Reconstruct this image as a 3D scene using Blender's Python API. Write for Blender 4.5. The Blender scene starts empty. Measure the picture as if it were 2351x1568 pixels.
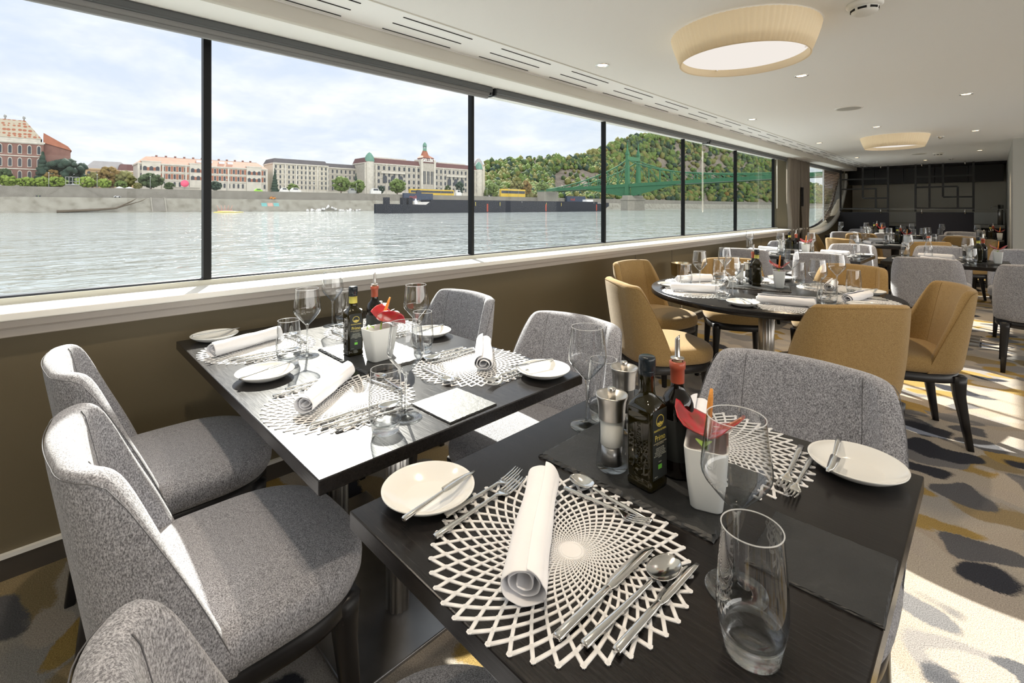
import bpy, bmesh, math, random
from mathutils import Vector, Matrix, noise as mnoise
from math import sin, cos, pi, radians as R
C = bpy.context.scene.collection
S = bpy.context.scene
rnd = random.Random(7)

# ------------------------------------------------------------------ camera, world, sun, exposure
F_PX, YAW, HOR, CX, CAMZ = 1097.0, R(45.3), 476.0, 1175.5, 1.28
cd = bpy.data.cameras.new('camera'); cam = bpy.data.objects.new('camera', cd); C.objects.link(cam)
cam.location = (0, 0, CAMZ); cam.rotation_euler = (pi/2, 0, YAW)
cd.sensor_width = 36; cd.lens = F_PX/2351*36; cd.shift_y = -(784-HOR)/2351; cd.shift_x = 0
cd.clip_start = .02; cd.clip_end = 5000
S.camera = cam
S.view_settings.view_transform = 'Standard'; S.view_settings.look = 'None'
S.view_settings.gamma = 1; S.view_settings.use_curve_mapping = False
S.view_settings.exposure = 0.85
cy = S.cycles
cy.max_bounces = 9; cy.diffuse_bounces = 5; cy.glossy_bounces = 4; cy.transmission_bounces = 6
cy.transparent_max_bounces = 24; cy.caustics_reflective = True; cy.blur_glossy = 1.0; cy.caustics_refractive = False
cy.sample_clamp_indirect = 6; cy.sample_clamp_direct = 16; cy.use_denoising = True

SUN_AZ, SUN_EL = R(23.5), R(35.0)        # azimuth measured from -X towards +Y
sd = bpy.data.lights.new('sun', 'SUN'); sun = bpy.data.objects.new('sun', sd); C.objects.link(sun)
sdir = Vector((-cos(SUN_AZ)*cos(SUN_EL), sin(SUN_AZ)*cos(SUN_EL), sin(SUN_EL)))
sun.rotation_euler = sdir.to_track_quat('Z', 'Y').to_euler()
sd.energy = 13.0; sd.angle = R(0.7); sd.color = (1.0, .95, .86)

def N(nt, t, **kw):
    n = nt.nodes.new(t)
    for k, v in kw.items():
        if k.startswith('i_'):
            n.inputs[k[2:].replace('_', ' ')].default_value = v
        elif k.startswith('n_'):
            n.inputs[int(k[2:])].default_value = v
        else: setattr(n, k, v)
    return n
def L(nt, a, b): nt.links.new(a, b)
def ramp(nt, fac, stops, interp='LINEAR'):
    r = nt.nodes.new('ShaderNodeValToRGB'); r.color_ramp.interpolation = interp
    e = r.color_ramp.elements
    while len(e) < len(stops): e.new(.5)
    for q, (p, c) in zip(e, stops):
        q.position = p; q.color = (c[0], c[1], c[2], 1) if hasattr(c, '__len__') else (c, c, c, 1)
    L(nt, fac, r.inputs[0]); return r
def mixc(nt, fac, a, b, bt='MIX'):
    m = nt.nodes.new('ShaderNodeMix'); m.data_type = 'RGBA'; m.blend_type = bt
    for s, v in ((m.inputs[0], fac), (m.inputs[6], a), (m.inputs[7], b)):
        if isinstance(v, (int, float)): s.default_value = v
        elif isinstance(v, tuple): s.default_value = (v[0], v[1], v[2], 1)
        else: L(nt, v, s)
    return m.outputs[2]
def mth(nt, op, a, b=0., c=0.):
    m = nt.nodes.new('ShaderNodeMath'); m.operation = op
    for s, v in zip(m.inputs, (a, b, c)):
        if isinstance(v, (int, float)): s.default_value = v
        else: L(nt, v, s)
    return m.outputs[0]

SIDE_FILL, SKYK = 2.6, 1.0
w = bpy.data.worlds.new('sky'); S.world = w; w.use_nodes = True; nt = w.node_tree; nt.nodes.clear()
tc = N(nt, 'ShaderNodeTexCoord'); sp = N(nt, 'ShaderNodeSeparateXYZ'); L(nt, tc.outputs['Generated'], sp.inputs[0])
zz = mth(nt, 'ADD', mth(nt, 'MAXIMUM', sp.outputs[2], 0.), .22)
cb = N(nt, 'ShaderNodeCombineXYZ')
L(nt, mth(nt, 'DIVIDE', sp.outputs[0], zz), cb.inputs[0]); L(nt, mth(nt, 'DIVIDE', sp.outputs[1], zz), cb.inputs[1])
n1 = N(nt, 'ShaderNodeTexNoise', i_Scale=1.5, i_Detail=10., i_Roughness=.60, i_Distortion=.25); L(nt, cb.outputs[0], n1.inputs['Vector'])
n2 = N(nt, 'ShaderNodeTexNoise', i_Scale=3.4, i_Detail=7., i_Roughness=.6); L(nt, cb.outputs[0], n2.inputs['Vector'])
cl = ramp(nt, n1.outputs[0], [(.40, 0.), (.62, 1.)])
base = ramp(nt, sp.outputs[2], [(0., (.86, .89, .94)), (.12, (.74, .80, .92)), (.5, (.62, .72, .92))])
tone = ramp(nt, n2.outputs[0], [(.3, (.76, .80, .88)), (.5, (.93, .94, .97)), (.66, (1.04, 1.04, 1.04))])
sky = mixc(nt, cl.outputs[0], base.outputs[0], tone.outputs[0])
gnd = ramp(nt, sp.outputs[2], [(.49, (.22, .22, .20)), (.50, 1.)])
mp = mth(nt, 'MULTIPLY_ADD', sp.outputs[2], .5, .5); L(nt, mp, gnd.inputs[0])
skyc = mixc(nt, 1., mixc(nt, 1., sky, gnd.outputs[0], 'MULTIPLY'), (SKYK, SKYK, SKYK), 'MULTIPLY')
# added fill light: the unseen side of the world is brightened to lift the interior
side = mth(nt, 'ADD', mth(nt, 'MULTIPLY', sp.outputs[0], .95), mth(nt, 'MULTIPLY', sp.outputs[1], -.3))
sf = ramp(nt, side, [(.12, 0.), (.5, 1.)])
skyc = mixc(nt, sf.outputs[0], skyc, (.98*SIDE_FILL, .95*SIDE_FILL, .90*SIDE_FILL))
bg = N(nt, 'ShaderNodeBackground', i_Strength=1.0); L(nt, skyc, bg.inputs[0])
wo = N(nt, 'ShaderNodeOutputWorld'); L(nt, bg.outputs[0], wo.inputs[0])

# ------------------------------------------------------------------ geometry of the view (metres)
SA, CA = sin(YAW), cos(YAW)
def ray(px, py):
    u = (px-CX)/F_PX; v = (HOR-py)/F_PX
    return Vector((-SA+u*CA, CA+u*SA, v))
def onX(px, py, X): r = ray(px, py); t = X/r[0]; return Vector((X, r[1]*t, CAMZ+r[2]*t))
def onY(px, py, Y): r = ray(px, py); t = Y/r[1]; return Vector((r[0]*t, Y, CAMZ+r[2]*t))

# ------------------------------------------------------------------ materials
M = {}
def new(name):
    m = bpy.data.materials.new(name); m.use_nodes = True; nt = m.node_tree; nt.nodes.clear()
    o = N(nt, 'ShaderNodeOutputMaterial'); M[name] = m; return m, nt, o
def pbr(name, col, rough=.5, metal=0., spec=.5, bump=0., bscale=200., var=0., vscale=20., emit=None, es=0., coat=0., stretch=None, trans=0., sheen=0.):
    m, nt, o = new(name)
    b = N(nt, 'ShaderNodeBsdfPrincipled'); L(nt, b.outputs[0], o.inputs[0])
    b.inputs['Base Color'].default_value = (*col, 1); b.inputs['Roughness'].default_value = rough
    b.inputs['Metallic'].default_value = metal; b.inputs['Specular IOR Level'].default_value = spec
    b.inputs['Coat Weight'].default_value = coat; b.inputs['Transmission Weight'].default_value = trans
    b.inputs['Sheen Weight'].default_value = sheen
    tc = N(nt, 'ShaderNodeTexCoord'); vec = tc.outputs['Object']
    if stretch:
        mpn = N(nt, 'ShaderNodeMapping'); mpn.inputs['Scale'].default_value = stretch; L(nt, vec, mpn.inputs[0]); vec = mpn.outputs[0]
    nz = N(nt, 'ShaderNodeTexNoise', i_Scale=vscale, i_Detail=4.); L(nt, vec, nz.inputs['Vector'])
    if var:
        rr = ramp(nt, nz.outputs[0], [(.3, tuple(c*(1-var) for c in col)), (.7, tuple(min(1, c*(1+var)) for c in col))])
        L(nt, rr.outputs[0], b.inputs['Base Color'])
    if bump:
        nb = N(nt, 'ShaderNodeTexNoise', i_Scale=bscale, i_Detail=3.); L(nt, vec, nb.inputs['Vector'])
        bp = N(nt, 'ShaderNodeBump', i_Strength=bump, i_Distance=.002); L(nt, nb.outputs[0], bp.inputs['Height']); L(nt, bp.outputs[0], b.inputs['Normal'])
    if emit:
        b.inputs['Emission Color'].default_value = (*emit, 1); b.inputs['Emission Strength'].default_value = es
    return m
def fabric(name, dark, mid, light, sc=330., lo=.76):
    m, nt, o = new(name)
    b = N(nt, 'ShaderNodeBsdfPrincipled', i_Roughness=.95); L(nt, b.outputs[0], o.inputs[0])
    b.inputs['Specular IOR Level'].default_value = .15; b.inputs['Sheen Weight'].default_value = .25; b.inputs['Sheen Roughness'].default_value = .5
    tc = N(nt, 'ShaderNodeTexCoord')
    mpn = N(nt, 'ShaderNodeMapping'); mpn.inputs['Scale'].default_value = (1, 1, .55); L(nt, tc.outputs['Object'], mpn.inputs[0])
    a = N(nt, 'ShaderNodeTexNoise', i_Scale=sc, i_Detail=3., i_Roughness=.7); L(nt, mpn.outputs[0], a.inputs['Vector'])
    r1 = ramp(nt, a.outputs[0], [(.36, dark), (.48, mid), (.62, light)])
    k = N(nt, 'ShaderNodeTexNoise', i_Scale=sc*.22, i_Detail=5., i_Roughness=.6); L(nt, mpn.outputs[0], k.inputs['Vector'])
    r2 = ramp(nt, k.outputs[0], [(.30, lo), (.55, 1.)])
    L(nt, mixc(nt, 1., r1.outputs[0], r2.outputs[0], 'MULTIPLY'), b.inputs['Base Color'])
    bp = N(nt, 'ShaderNodeBump', i_Strength=.45, i_Distance=.0015); L(nt, a.outputs[0], bp.inputs['Height']); L(nt, bp.outputs[0], b.inputs['Normal'])
    return m
fabric('grey_wool', (.13, .13, .14), (.30, .30, .325), (.56, .56, .60), 420.)
fabric('mustard_wool', (.25, .15, .055), (.34, .22, .088), (.43, .295, .13), 520., .9)
pbr('seam_grey', (.13, .13, .14), .9); pbr('seam_mustard', (.22, .13, .04), .9)
pbr('black_wood', (.012, .011, .012), .38, var=.3, vscale=30, stretch=(1, 1, .1))
def table_mat():
    m, nt, o = new('table_laminate')
    b = N(nt, 'ShaderNodeBsdfPrincipled', i_Roughness=.34); L(nt, b.outputs[0], o.inputs[0])
    tc = N(nt, 'ShaderNodeTexCoord'); mpn = N(nt, 'ShaderNodeMapping'); mpn.inputs['Scale'].default_value = (3.5, 60, 60); L(nt, tc.outputs['Object'], mpn.inputs[0])
    a = N(nt, 'ShaderNodeTexNoise', i_Scale=4., i_Detail=6., i_Roughness=.65); L(nt, mpn.outputs[0], a.inputs['Vector'])
    r1 = ramp(nt, a.outputs[0], [(.35, (.008, .007, .007)), (.62, (.016, .014, .0135)), (.78, (.035, .031, .029))])
    L(nt, r1.outputs[0], b.inputs['Base Color'])
    L(nt, ramp(nt, a.outputs[0], [(.3, .19), (.7, .25)]).outputs[0], b.inputs['Roughness']); b.inputs['Specular IOR Level'].default_value = .28
    bp = N(nt, 'ShaderNodeBump', i_Strength=.2, i_Distance=.0008); L(nt, a.outputs[0], bp.inputs['Height']); L(nt, bp.outputs[0], b.inputs['Normal'])
table_mat()
def slate_mat():
    m, nt, o = new('slate')
    b = N(nt, 'ShaderNodeBsdfPrincipled', i_Roughness=.5); L(nt, b.outputs[0], o.inputs[0])
    tc = N(nt, 'ShaderNodeTexCoord')
    a = N(nt, 'ShaderNodeTexNoise', i_Scale=14., i_Detail=9., i_Roughness=.6, i_Distortion=.6); L(nt, tc.outputs['Object'], a.inputs['Vector'])
    L(nt, ramp(nt, a.outputs[0], [(.3, (.010, .011, .012)), (.6, (.018, .019, .020)), (.75, (.04, .041, .04))]).outputs[0], b.inputs['Base Color'])
    c = N(nt, 'ShaderNodeTexNoise', i_Scale=60., i_Detail=9., i_Roughness=.65); L(nt, tc.outputs['Object'], c.inputs['Vector'])
    bp = N(nt, 'ShaderNodeBump', i_Strength=.6, i_Distance=.002); L(nt, mth(nt, 'ADD', a.outputs[0], c.outputs[0]), bp.inputs['Height']); L(nt, bp.outputs[0], b.inputs['Normal'])
slate_mat()
pbr('white_rim', (.8, .8, .78), .15, coat=.5)
pbr('porcelain', (.80, .80, .78), .12, spec=.6, coat=.4)
pbr('pot_ceramic', (.72, .74, .73), .28, coat=.25)
pbr('mat_vinyl', (.78, .78, .79), .33, spec=.5)
pbr('napkin_cloth', (.84, .84, .87), .85, bump=.25, bscale=70, sheen=.2)
pbr('steel', (.78, .77, .75), .13, 1.); pbr('brushed_steel', (.62, .60, .57), .3, 1., bump=.15, bscale=60, stretch=(1, 1, .03))
pbr('base_steel', (.42, .42, .43), .32, 1., var=.15, vscale=6); pbr('chrome', (.85, .84, .82), .06, 1.)
pbr('brass_steel', (.75, .62, .42), .18, 1.)
pbr('black_plastic', (.01, .012, .014), .3); pbr('black_lid', (.008, .014, .02), .25)
pbr('capsule_red', (.42, .095, .05), .35); pbr('dark_label', (.02, .024, .024), .6)
pbr('gold_ink', (.75, .62, .12), .4); pbr('pale_ink', (.62, .58, .42), .6); pbr('grey_ink', (.45, .47, .42), .6); pbr('green_ink', (.16, .55, .06), .5)
pbr('yellow_band', (.62, .58, .12), .5)
pbr('salt', (.85, .85, .82), .8); pbr('pepper', (.05, .045, .04), .8, var=.6, vscale=300)
def spathe():
    m, nt, o = new('anthurium_red')
    b = N(nt, 'ShaderNodeBsdfPrincipled', i_Roughness=.22); L(nt, b.outputs[0], o.inputs[0])
    tc = N(nt, 'ShaderNodeTexCoord'); g = N(nt, 'ShaderNodeTexNoise', i_Scale=18.); L(nt, tc.outputs['Object'], g.inputs['Vector'])
    L(nt, ramp(nt, g.outputs[0], [(.3, (.26, .012, .018)), (.52, (.48, .015, .025)), (.75, (.20, .06, .02))]).outputs[0], b.inputs['Base Color'])
    b.inputs['Coat Weight'].default_value = .6
spathe()
pbr('leaf_green', (.20, .32, .05), .4, var=.3, vscale=40); pbr('spadix_orange', (.72, .30, .05), .6, bump=.8, bscale=500)
pbr('cork', (.5, .36, .2), .8)
pbr('wall_beige', (.145, .118, .07), .7, bump=.15, bscale=160); pbr('sill_white', (.84, .83, .79), .42)
pbr('frame_grey', (.56, .55, .48), .4); pbr('apron', (.42, .38, .34), .45); pbr('gasket', (.03, .035, .05), .4)
pbr('mullion_black', (.006, .0065, .007), .4, spec=.2)
pbr('ceiling_white', (.87, .88, .87), .9, bump=.35, bscale=220); pbr('cove_white', (.90, .90, .88), .6); pbr('beam_beige', (.57, .55, .49), .7)
pbr('vent_white', (.90, .91, .91), .5); pbr('slot_black', (.01, .01, .01), .9)
pbr('blind_grey', (.075, .08, .082), .45); pbr('blind_grey_light', (.20, .20, .20), .5)
pbr('base_dark', (.06, .05, .04), .5)
pbr('smoke_white', (.8, .8, .76), .4)
pbr('column_grey', (.42, .42, .39), .7); pbr('backsplash', (.60, .575, .50), .35); pbr('cabinet_black', (.007, .007, .011), .3); pbr('panel_navy', (.012, .012, .022), .45)
pbr('lattice_dark', (.03, .03, .032), .5); pbr('counter_top', (.55, .54, .50), .3); pbr('cord_white', (.75, .73, .66), .6)
pbr('curtain_taupe', (.20, .17, .135), .85, bump=.3, bscale=300); pbr('slat_brown', (.36, .28, .22), .5); pbr('slat_edge', (.8, .8, .78), .5)
def emis(name, col, s):
    m, nt, o = new(name); e = N(nt, 'ShaderNodeEmission', i_Strength=s); e.inputs[0].default_value = (*col, 1); L(nt, e.outputs[0], o.inputs[0])
emis('lamp_diffuser', (1., .93, .86), .50); emis('bulb', (1., .72, .42), 4.)
def shade_mat():
    m, nt, o = new('lampshade')
    d = N(nt, 'ShaderNodeBsdfDiffuse'); d.inputs[0].default_value = (.86, .80, .66, 1); t = N(nt, 'ShaderNodeBsdfTranslucent'); t.inputs[0].default_value = (.9, .74, .48, 1)
    mx = N(nt, 'ShaderNodeMixShader', n_0=.45); L(nt, d.outputs[0], mx.inputs[1]); L(nt, t.outputs[0], mx.inputs[2]); L(nt, mx.outputs[0], o.inputs[0])
shade_mat()
def glass_thin(name, tint, edge, fr=1.0, ior=1.45, rough=0., fp=5., ep=2.5):
    m, nt, o = new(name)
    tr = N(nt, 'ShaderNodeBsdfTransparent'); gl = N(nt, 'ShaderNodeBsdfGlossy'); gl.inputs['Roughness'].default_value = rough
    lw = N(nt, 'ShaderNodeLayerWeight', i_Blend=.5)
    L(nt, mixc(nt, mth(nt, 'POWER', lw.outputs['Facing'], ep), tint, edge), tr.inputs[0])
    lf = N(nt, 'ShaderNodeLayerWeight', i_Blend=.5); r0 = ((ior-1)/(ior+1))**2
    f = mth(nt, 'MULTIPLY_ADD', mth(nt, 'POWER', lf.outputs['Facing'], fp), (1-r0)*fr, r0*fr)
    mx = N(nt, 'ShaderNodeMixShader'); L(nt, f, mx.inputs[0]); L(nt, tr.outputs[0], mx.inputs[1]); L(nt, gl.outputs[0], mx.inputs[2]); L(nt, mx.outputs[0], o.inputs[0])
glass_thin('window_glass', (.775, .785, .78), (.70, .75, .73), .6, 1.2)
glass_thin('thin_crystal', (.98, .985, .99), (.50, .54, .57), .95, 1.85, 0., 2.2, 2.2)
def rim_mat():
    m, nt, o = new('crystal_rim'); t = N(nt, 'ShaderNodeBsdfTransparent'); g = N(nt, 'ShaderNodeBsdfPrincipled', i_Roughness=.12); g.inputs['Base Color'].default_value = (.9, .92, .94, 1); g.inputs['Coat Weight'].default_value = 1.
    mx = N(nt, 'ShaderNodeMixShader', n_0=.38); L(nt, t.outputs[0], mx.inputs[1]); L(nt, g.outputs[0], mx.inputs[2]); L(nt, mx.outputs[0], o.inputs[0])
rim_mat()
glass_thin('acrylic', (.975, .98, .975), (.5, .52, .52), 1.0, 1.6, 0., 4., 2.)
def solid_glass(name, col, rough=0., ior=1.5):
    m, nt, o = new(name); g = N(nt, 'ShaderNodeBsdfGlass', i_IOR=ior, i_Roughness=rough); g.inputs[0].default_value = (*col, 1); 
    t = N(nt, 'ShaderNodeBsdfTransparent'); t.inputs[0].default_value = (*col, 1)
    mx = N(nt, 'ShaderNodeMixShader', n_0=.45); L(nt, g.outputs[0], mx.inputs[1]); L(nt, t.outputs[0], mx.inputs[2]); L(nt, mx.outputs[0], o.inputs[0])
solid_glass('crystal', (.97, .98, .985))
def dark_glass(name, col, rough=.04):
    m, nt, o = new(name)
    b = N(nt, 'ShaderNodeBsdfPrincipled', i_Roughness=rough); b.inputs['Base Color'].default_value = (*col, 1); b.inputs['Coat Weight'].default_value = .15
    t = N(nt, 'ShaderNodeBsdfTransparent'); t.inputs[0].default_value = (min(1, col[0]*60), min(1, col[1]*60), min(1, col[2]*60), 1)
    mx = N(nt, 'ShaderNodeMixShader', n_0=.05); L(nt, b.outputs[0], mx.inputs[1]); L(nt, t.outputs[0], mx.inputs[2]); L(nt, mx.outputs[0], o.inputs[0])
dark_glass('oil_glass', (.012, .0095, .0015)); dark_glass('vinegar_glass', (.005, .0035, .003))

def carpet():
    m, nt, o = new('carpet')
    b = N(nt, 'ShaderNodeBsdfPrincipled', i_Roughness=1.); L(nt, b.outputs[0], o.inputs[0]); b.inputs['Specular IOR Level'].default_value = .05
    tc = N(nt, 'ShaderNodeTexCoord'); v0 = tc.outputs['Object']
    wn = N(nt, 'ShaderNodeTexNoise', i_Scale=2.6, i_Detail=2.); L(nt, v0, wn.inputs['Vector'])
    ws = N(nt, 'ShaderNodeVectorMath', operation='SCALE'); L(nt, wn.outputs['Color'], ws.inputs[0]); ws.inputs[3].default_value = .42
    wa0 = N(nt, 'ShaderNodeVectorMath', operation='ADD'); L(nt, v0, wa0.inputs[0]); L(nt, ws.outputs[0], wa0.inputs[1])
    fz = N(nt, 'ShaderNodeTexNoise', i_Scale=110., i_Detail=3., i_Roughness=.7); L(nt, v0, fz.inputs['Vector'])
    fs_ = N(nt, 'ShaderNodeVectorMath', operation='SCALE'); L(nt, fz.outputs['Color'], fs_.inputs[0]); fs_.inputs[3].default_value = .035
    wa = N(nt, 'ShaderNodeVectorMath', operation='ADD'); L(nt, wa0.outputs[0], wa.inputs[0]); L(nt, fs_.outputs[0], wa.inputs[1])
    def blob(off, sc, rot, thr, asp):
        mp = N(nt, 'ShaderNodeMapping'); mp.inputs['Location'].default_value = off; mp.inputs['Rotation'].default_value = (0, 0, rot); mp.inputs['Scale'].default_value = (sc, sc*asp, 0)
        L(nt, wa.outputs[0], mp.inputs[0])
        vo = N(nt, 'ShaderNodeTexVoronoi', i_Scale=1., i_Randomness=.85); L(nt, mp.outputs[0], vo.inputs['Vector'])
        msk = ramp(nt, vo.outputs['Distance'], [(thr-.02, 1.), (thr+.02, 0.)])
        sep = N(nt, 'ShaderNodeSeparateColor'); L(nt, vo.outputs['Color'], sep.inputs[0])
        return msk.outputs[0], sep
    big = N(nt, 'ShaderNodeTexNoise', i_Scale=1.3, i_Detail=1.); L(nt, v0, big.inputs['Vector'])
    col = ramp(nt, big.outputs[0], [(.42, (.40, .34, .28)), (.5, (.45, .40, .34)), (.6, (.34, .32, .30))]).outputs[0]
    for off, sc, rot, thr, asp, cc in (((0, 0, 0), 2.3, .5, .52, 1.5, [(.0, (.30, .28, .27)), (.35, (.29, .225, .13)), (.6, (.44, .39, .33))]),
                              ((3.3, 1.7, 0), 3.0, -.5, .42, 1.7, [(.0, (.36, .25, .09)), (.35, (.12, .12, .13)), (.60, (.36, .25, .09)), (.78, (.20, .195, .20))]),
                              ((7.1, 4.2, 0), 2.6, 1.1, .38, 1.6, [(.0, (.045, .047, .058)), (.38, (.43, .38, .33)), (.62, (.19, .185, .19)), (.82, (.045, .047, .058))]),
                              ((8.6, 4.9, 0), 2.6, 1.1, .30, 1.6, [(.0, (.43, .38, .33)), (.5, (.32, .22, .08)), (.7, (.43, .38, .33))])):
        mk, sep = blob(off, sc, rot, thr, asp)
        cr = ramp(nt, sep.outputs[0], cc, 'CONSTANT')
        keep = ramp(nt, sep.outputs[1], [(.0, 1.), (.86, 0.)], 'CONSTANT')
        col = mixc(nt, mth(nt, 'MULTIPLY', mk, keep.outputs[0]), col, cr.outputs[0])
    pn = N(nt, 'ShaderNodeTexNoise', i_Scale=260., i_Detail=3., i_Roughness=.7); L(nt, v0, pn.inputs['Vector'])
    col = mixc(nt, 1., col, ramp(nt, pn.outputs[0], [(.3, .58), (.68, 1.3)]).outputs[0], 'MULTIPLY')
    L(nt, col, b.inputs['Base Color'])
    bp = N(nt, 'ShaderNodeBump', i_Strength=.7, i_Distance=.004); L(nt, pn.outputs[0], bp.inputs['Height']); L(nt, bp.outputs[0], b.inputs['Normal'])
carpet()
def water():
    m, nt, o = new('river_water')
    b = N(nt, 'ShaderNodeBsdfPrincipled', i_Roughness=.07); L(nt, b.outputs[0], o.inputs[0]); b.inputs['Base Color'].default_value = (.22, .245, .245, 1)
    b.inputs['Specular IOR Level'].default_value = 1.0
    tc = N(nt, 'ShaderNodeTexCoord'); mp = N(nt, 'ShaderNodeMapping'); mp.inputs['Rotation'].default_value = (0, 0, .35); mp.inputs['Scale'].default_value = (1., .55, 1); L(nt, tc.outputs['Object'], mp.inputs[0])
    a = N(nt, 'ShaderNodeTexNoise', i_Scale=.22, i_Detail=2., i_Roughness=.5, i_Distortion=.5); L(nt, mp.outputs[0], a.inputs['Vector'])
    e = N(nt, 'ShaderNodeTexNoise', i_Scale=.95, i_Detail=2.2, i_Roughness=.5, i_Distortion=1.1); L(nt, mp.outputs[0], e.inputs['Vector'])
    c = N(nt, 'ShaderNodeTexNoise', i_Scale=.04, i_Detail=3.); L(nt, mp.outputs[0], c.inputs['Vector'])
    hgt = mth(nt, 'ADD', mth(nt, 'MULTIPLY', a.outputs[0], .9), mth(nt, 'MULTIPLY', mth(nt, 'POWER', e.outputs[0], 1.3), .55))
    bp = N(nt, 'ShaderNodeBump', i_Strength=1., i_Distance=.95); L(nt, mth(nt, 'MULTIPLY', hgt, mth(nt, 'ADD', c.outputs[0], .1)), bp.inputs['Height']); L(nt, bp.outputs[0], b.inputs['Normal'])
water()
def noisy(name, stops, sc, rough=.9, det=5., bump=0., bd=.5):
    m, nt, o = new(name)
    b = N(nt, 'ShaderNodeBsdfPrincipled', i_Roughness=rough); L(nt, b.outputs[0], o.inputs[0]); b.inputs['Specular IOR Level'].default_value = .1
    tc = N(nt, 'ShaderNodeTexCoord'); a = N(nt, 'ShaderNodeTexNoise', i_Scale=sc, i_Detail=det, i_Roughness=.6); L(nt, tc.outputs['Object'], a.inputs['Vector'])
    L(nt, ramp(nt, a.outputs[0], stops).outputs[0], b.inputs['Base Color'])
    if bump:
        bp = N(nt, 'ShaderNodeBump', i_Strength=bump, i_Distance=bd); L(nt, a.outputs[0], bp.inputs['Height']); L(nt, bp.outputs[0], b.inputs['Normal'])
noisy('stone_bank', [(.3, (.17, .16, .135)), (.5, (.25, .24, .21)), (.7, (.30, .29, .26))], .25)
noisy('stone_wall', [(.3, (.17, .16, .145)), (.7, (.23, .22, .20))], .35)
noisy('rock', [(.3, (.12, .10, .09)), (.6, (.21, .18, .155)), (.75, (.13, .14, .08))], .12, bump=.8, bd=3.)
noisy('street', [(.3, (.25, .25, .24)), (.7, (.32, .31, .30))], .3)
LEAF = [('leaf_dark', (.07, .11, .06), (.12, .17, .08)), ('leaf_mid', (.13, .20, .06), (.22, .30, .10)), ('leaf_bright', (.24, .36, .06), (.38, .50, .12)), ('leaf_autumn', (.24, .15, .06), (.32, .24, .09)), ('leaf_pine', (.05, .085, .07), (.08, .12, .09)), ('leaf_olive', (.20, .20, .08), (.30, .30, .12))]
for n_, a_, b_ in LEAF: noisy(n_, [(.35, tuple(q*.55 for q in a_)), (.65, tuple(q*.62 for q in b_))], .5, bump=.8, bd=.8)
pbr('bark', (.12, .09, .07), .9)
for n_, c_ in (('stucco_cream', (.62, .58, .50)), ('stucco_grey', (.50, .47, .42)), ('stucco_ochre', (.58, .44, .27)), ('brick_red', (.42, .17, .11)), ('brick_dark', (.26, .14, .12)), ('trim_stone', (.66, .63, .57)),
               ('roof_tile', (.42, .17, .11)), ('roof_salmon', (.55, .30, .22)), ('roof_slate', (.14, .13, .14)), ('roof_maroon', (.17, .09, .09)), ('roof_grey', (.42, .41, .42)), ('copper_green', (.17, .33, .27)), ('far_pane', (.07, .08, .10)),
               ('letter_white', (.85, .85, .82)), ('barge_navy', (.018, .022, .035)), ('barge_red', (.45, .08, .05)), ('box_blue', (.05, .07, .12)), ('box_red', (.5, .08, .06)), ('bridge_green', (.055, .19, .10)), ('bridge_stone', (.36, .34, .30)),
               ('tent_white', (.85, .85, .88)), ('tram_yellow', (.65, .45, .06)), ('van_white', (.72, .72, .72)), ('sign_pink', (.85, .12, .22)), ('pole_grey', (.35, .36, .36)), ('car_dark', (.06, .07, .1)), ('car_red', (.45, .05, .04)), ('lime', (.35, .75, .08)), ('branch_brown', (.14, .11, .08)), ('orange_paint', (.7, .28, .05)), ('teal_paint', (.2, .5, .5)), ('pink_paint', (.62, .38, .32))):
    pbr(n_, tuple(q*(.74 if n_ not in ('tent_white', 'letter_white', 'sign_pink', 'tram_yellow', 'van_white') else .85) for q in c_), .8, var=.12, vscale=.6)
pbr('glass_roof', (.55, .62, .68), .2)
M['roof_pattern'] = None
def roofpat():
    m, nt, o = new('roof_pattern'); b = N(nt, 'ShaderNodeBsdfPrincipled', i_Roughness=.6); L(nt, b.outputs[0], o.inputs[0])
    tc = N(nt, 'ShaderNodeTexCoord'); v = N(nt, 'ShaderNodeTexVoronoi', i_Scale=.55, i_Randomness=.3); L(nt, tc.outputs['Object'], v.inputs['Vector'])
    L(nt, ramp(nt, v.outputs['Distance'], [(.38, (.28, .10, .055)), (.45, (.36, .32, .25))]).outputs[0], b.inputs['Base Color'])
roofpat()

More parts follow.
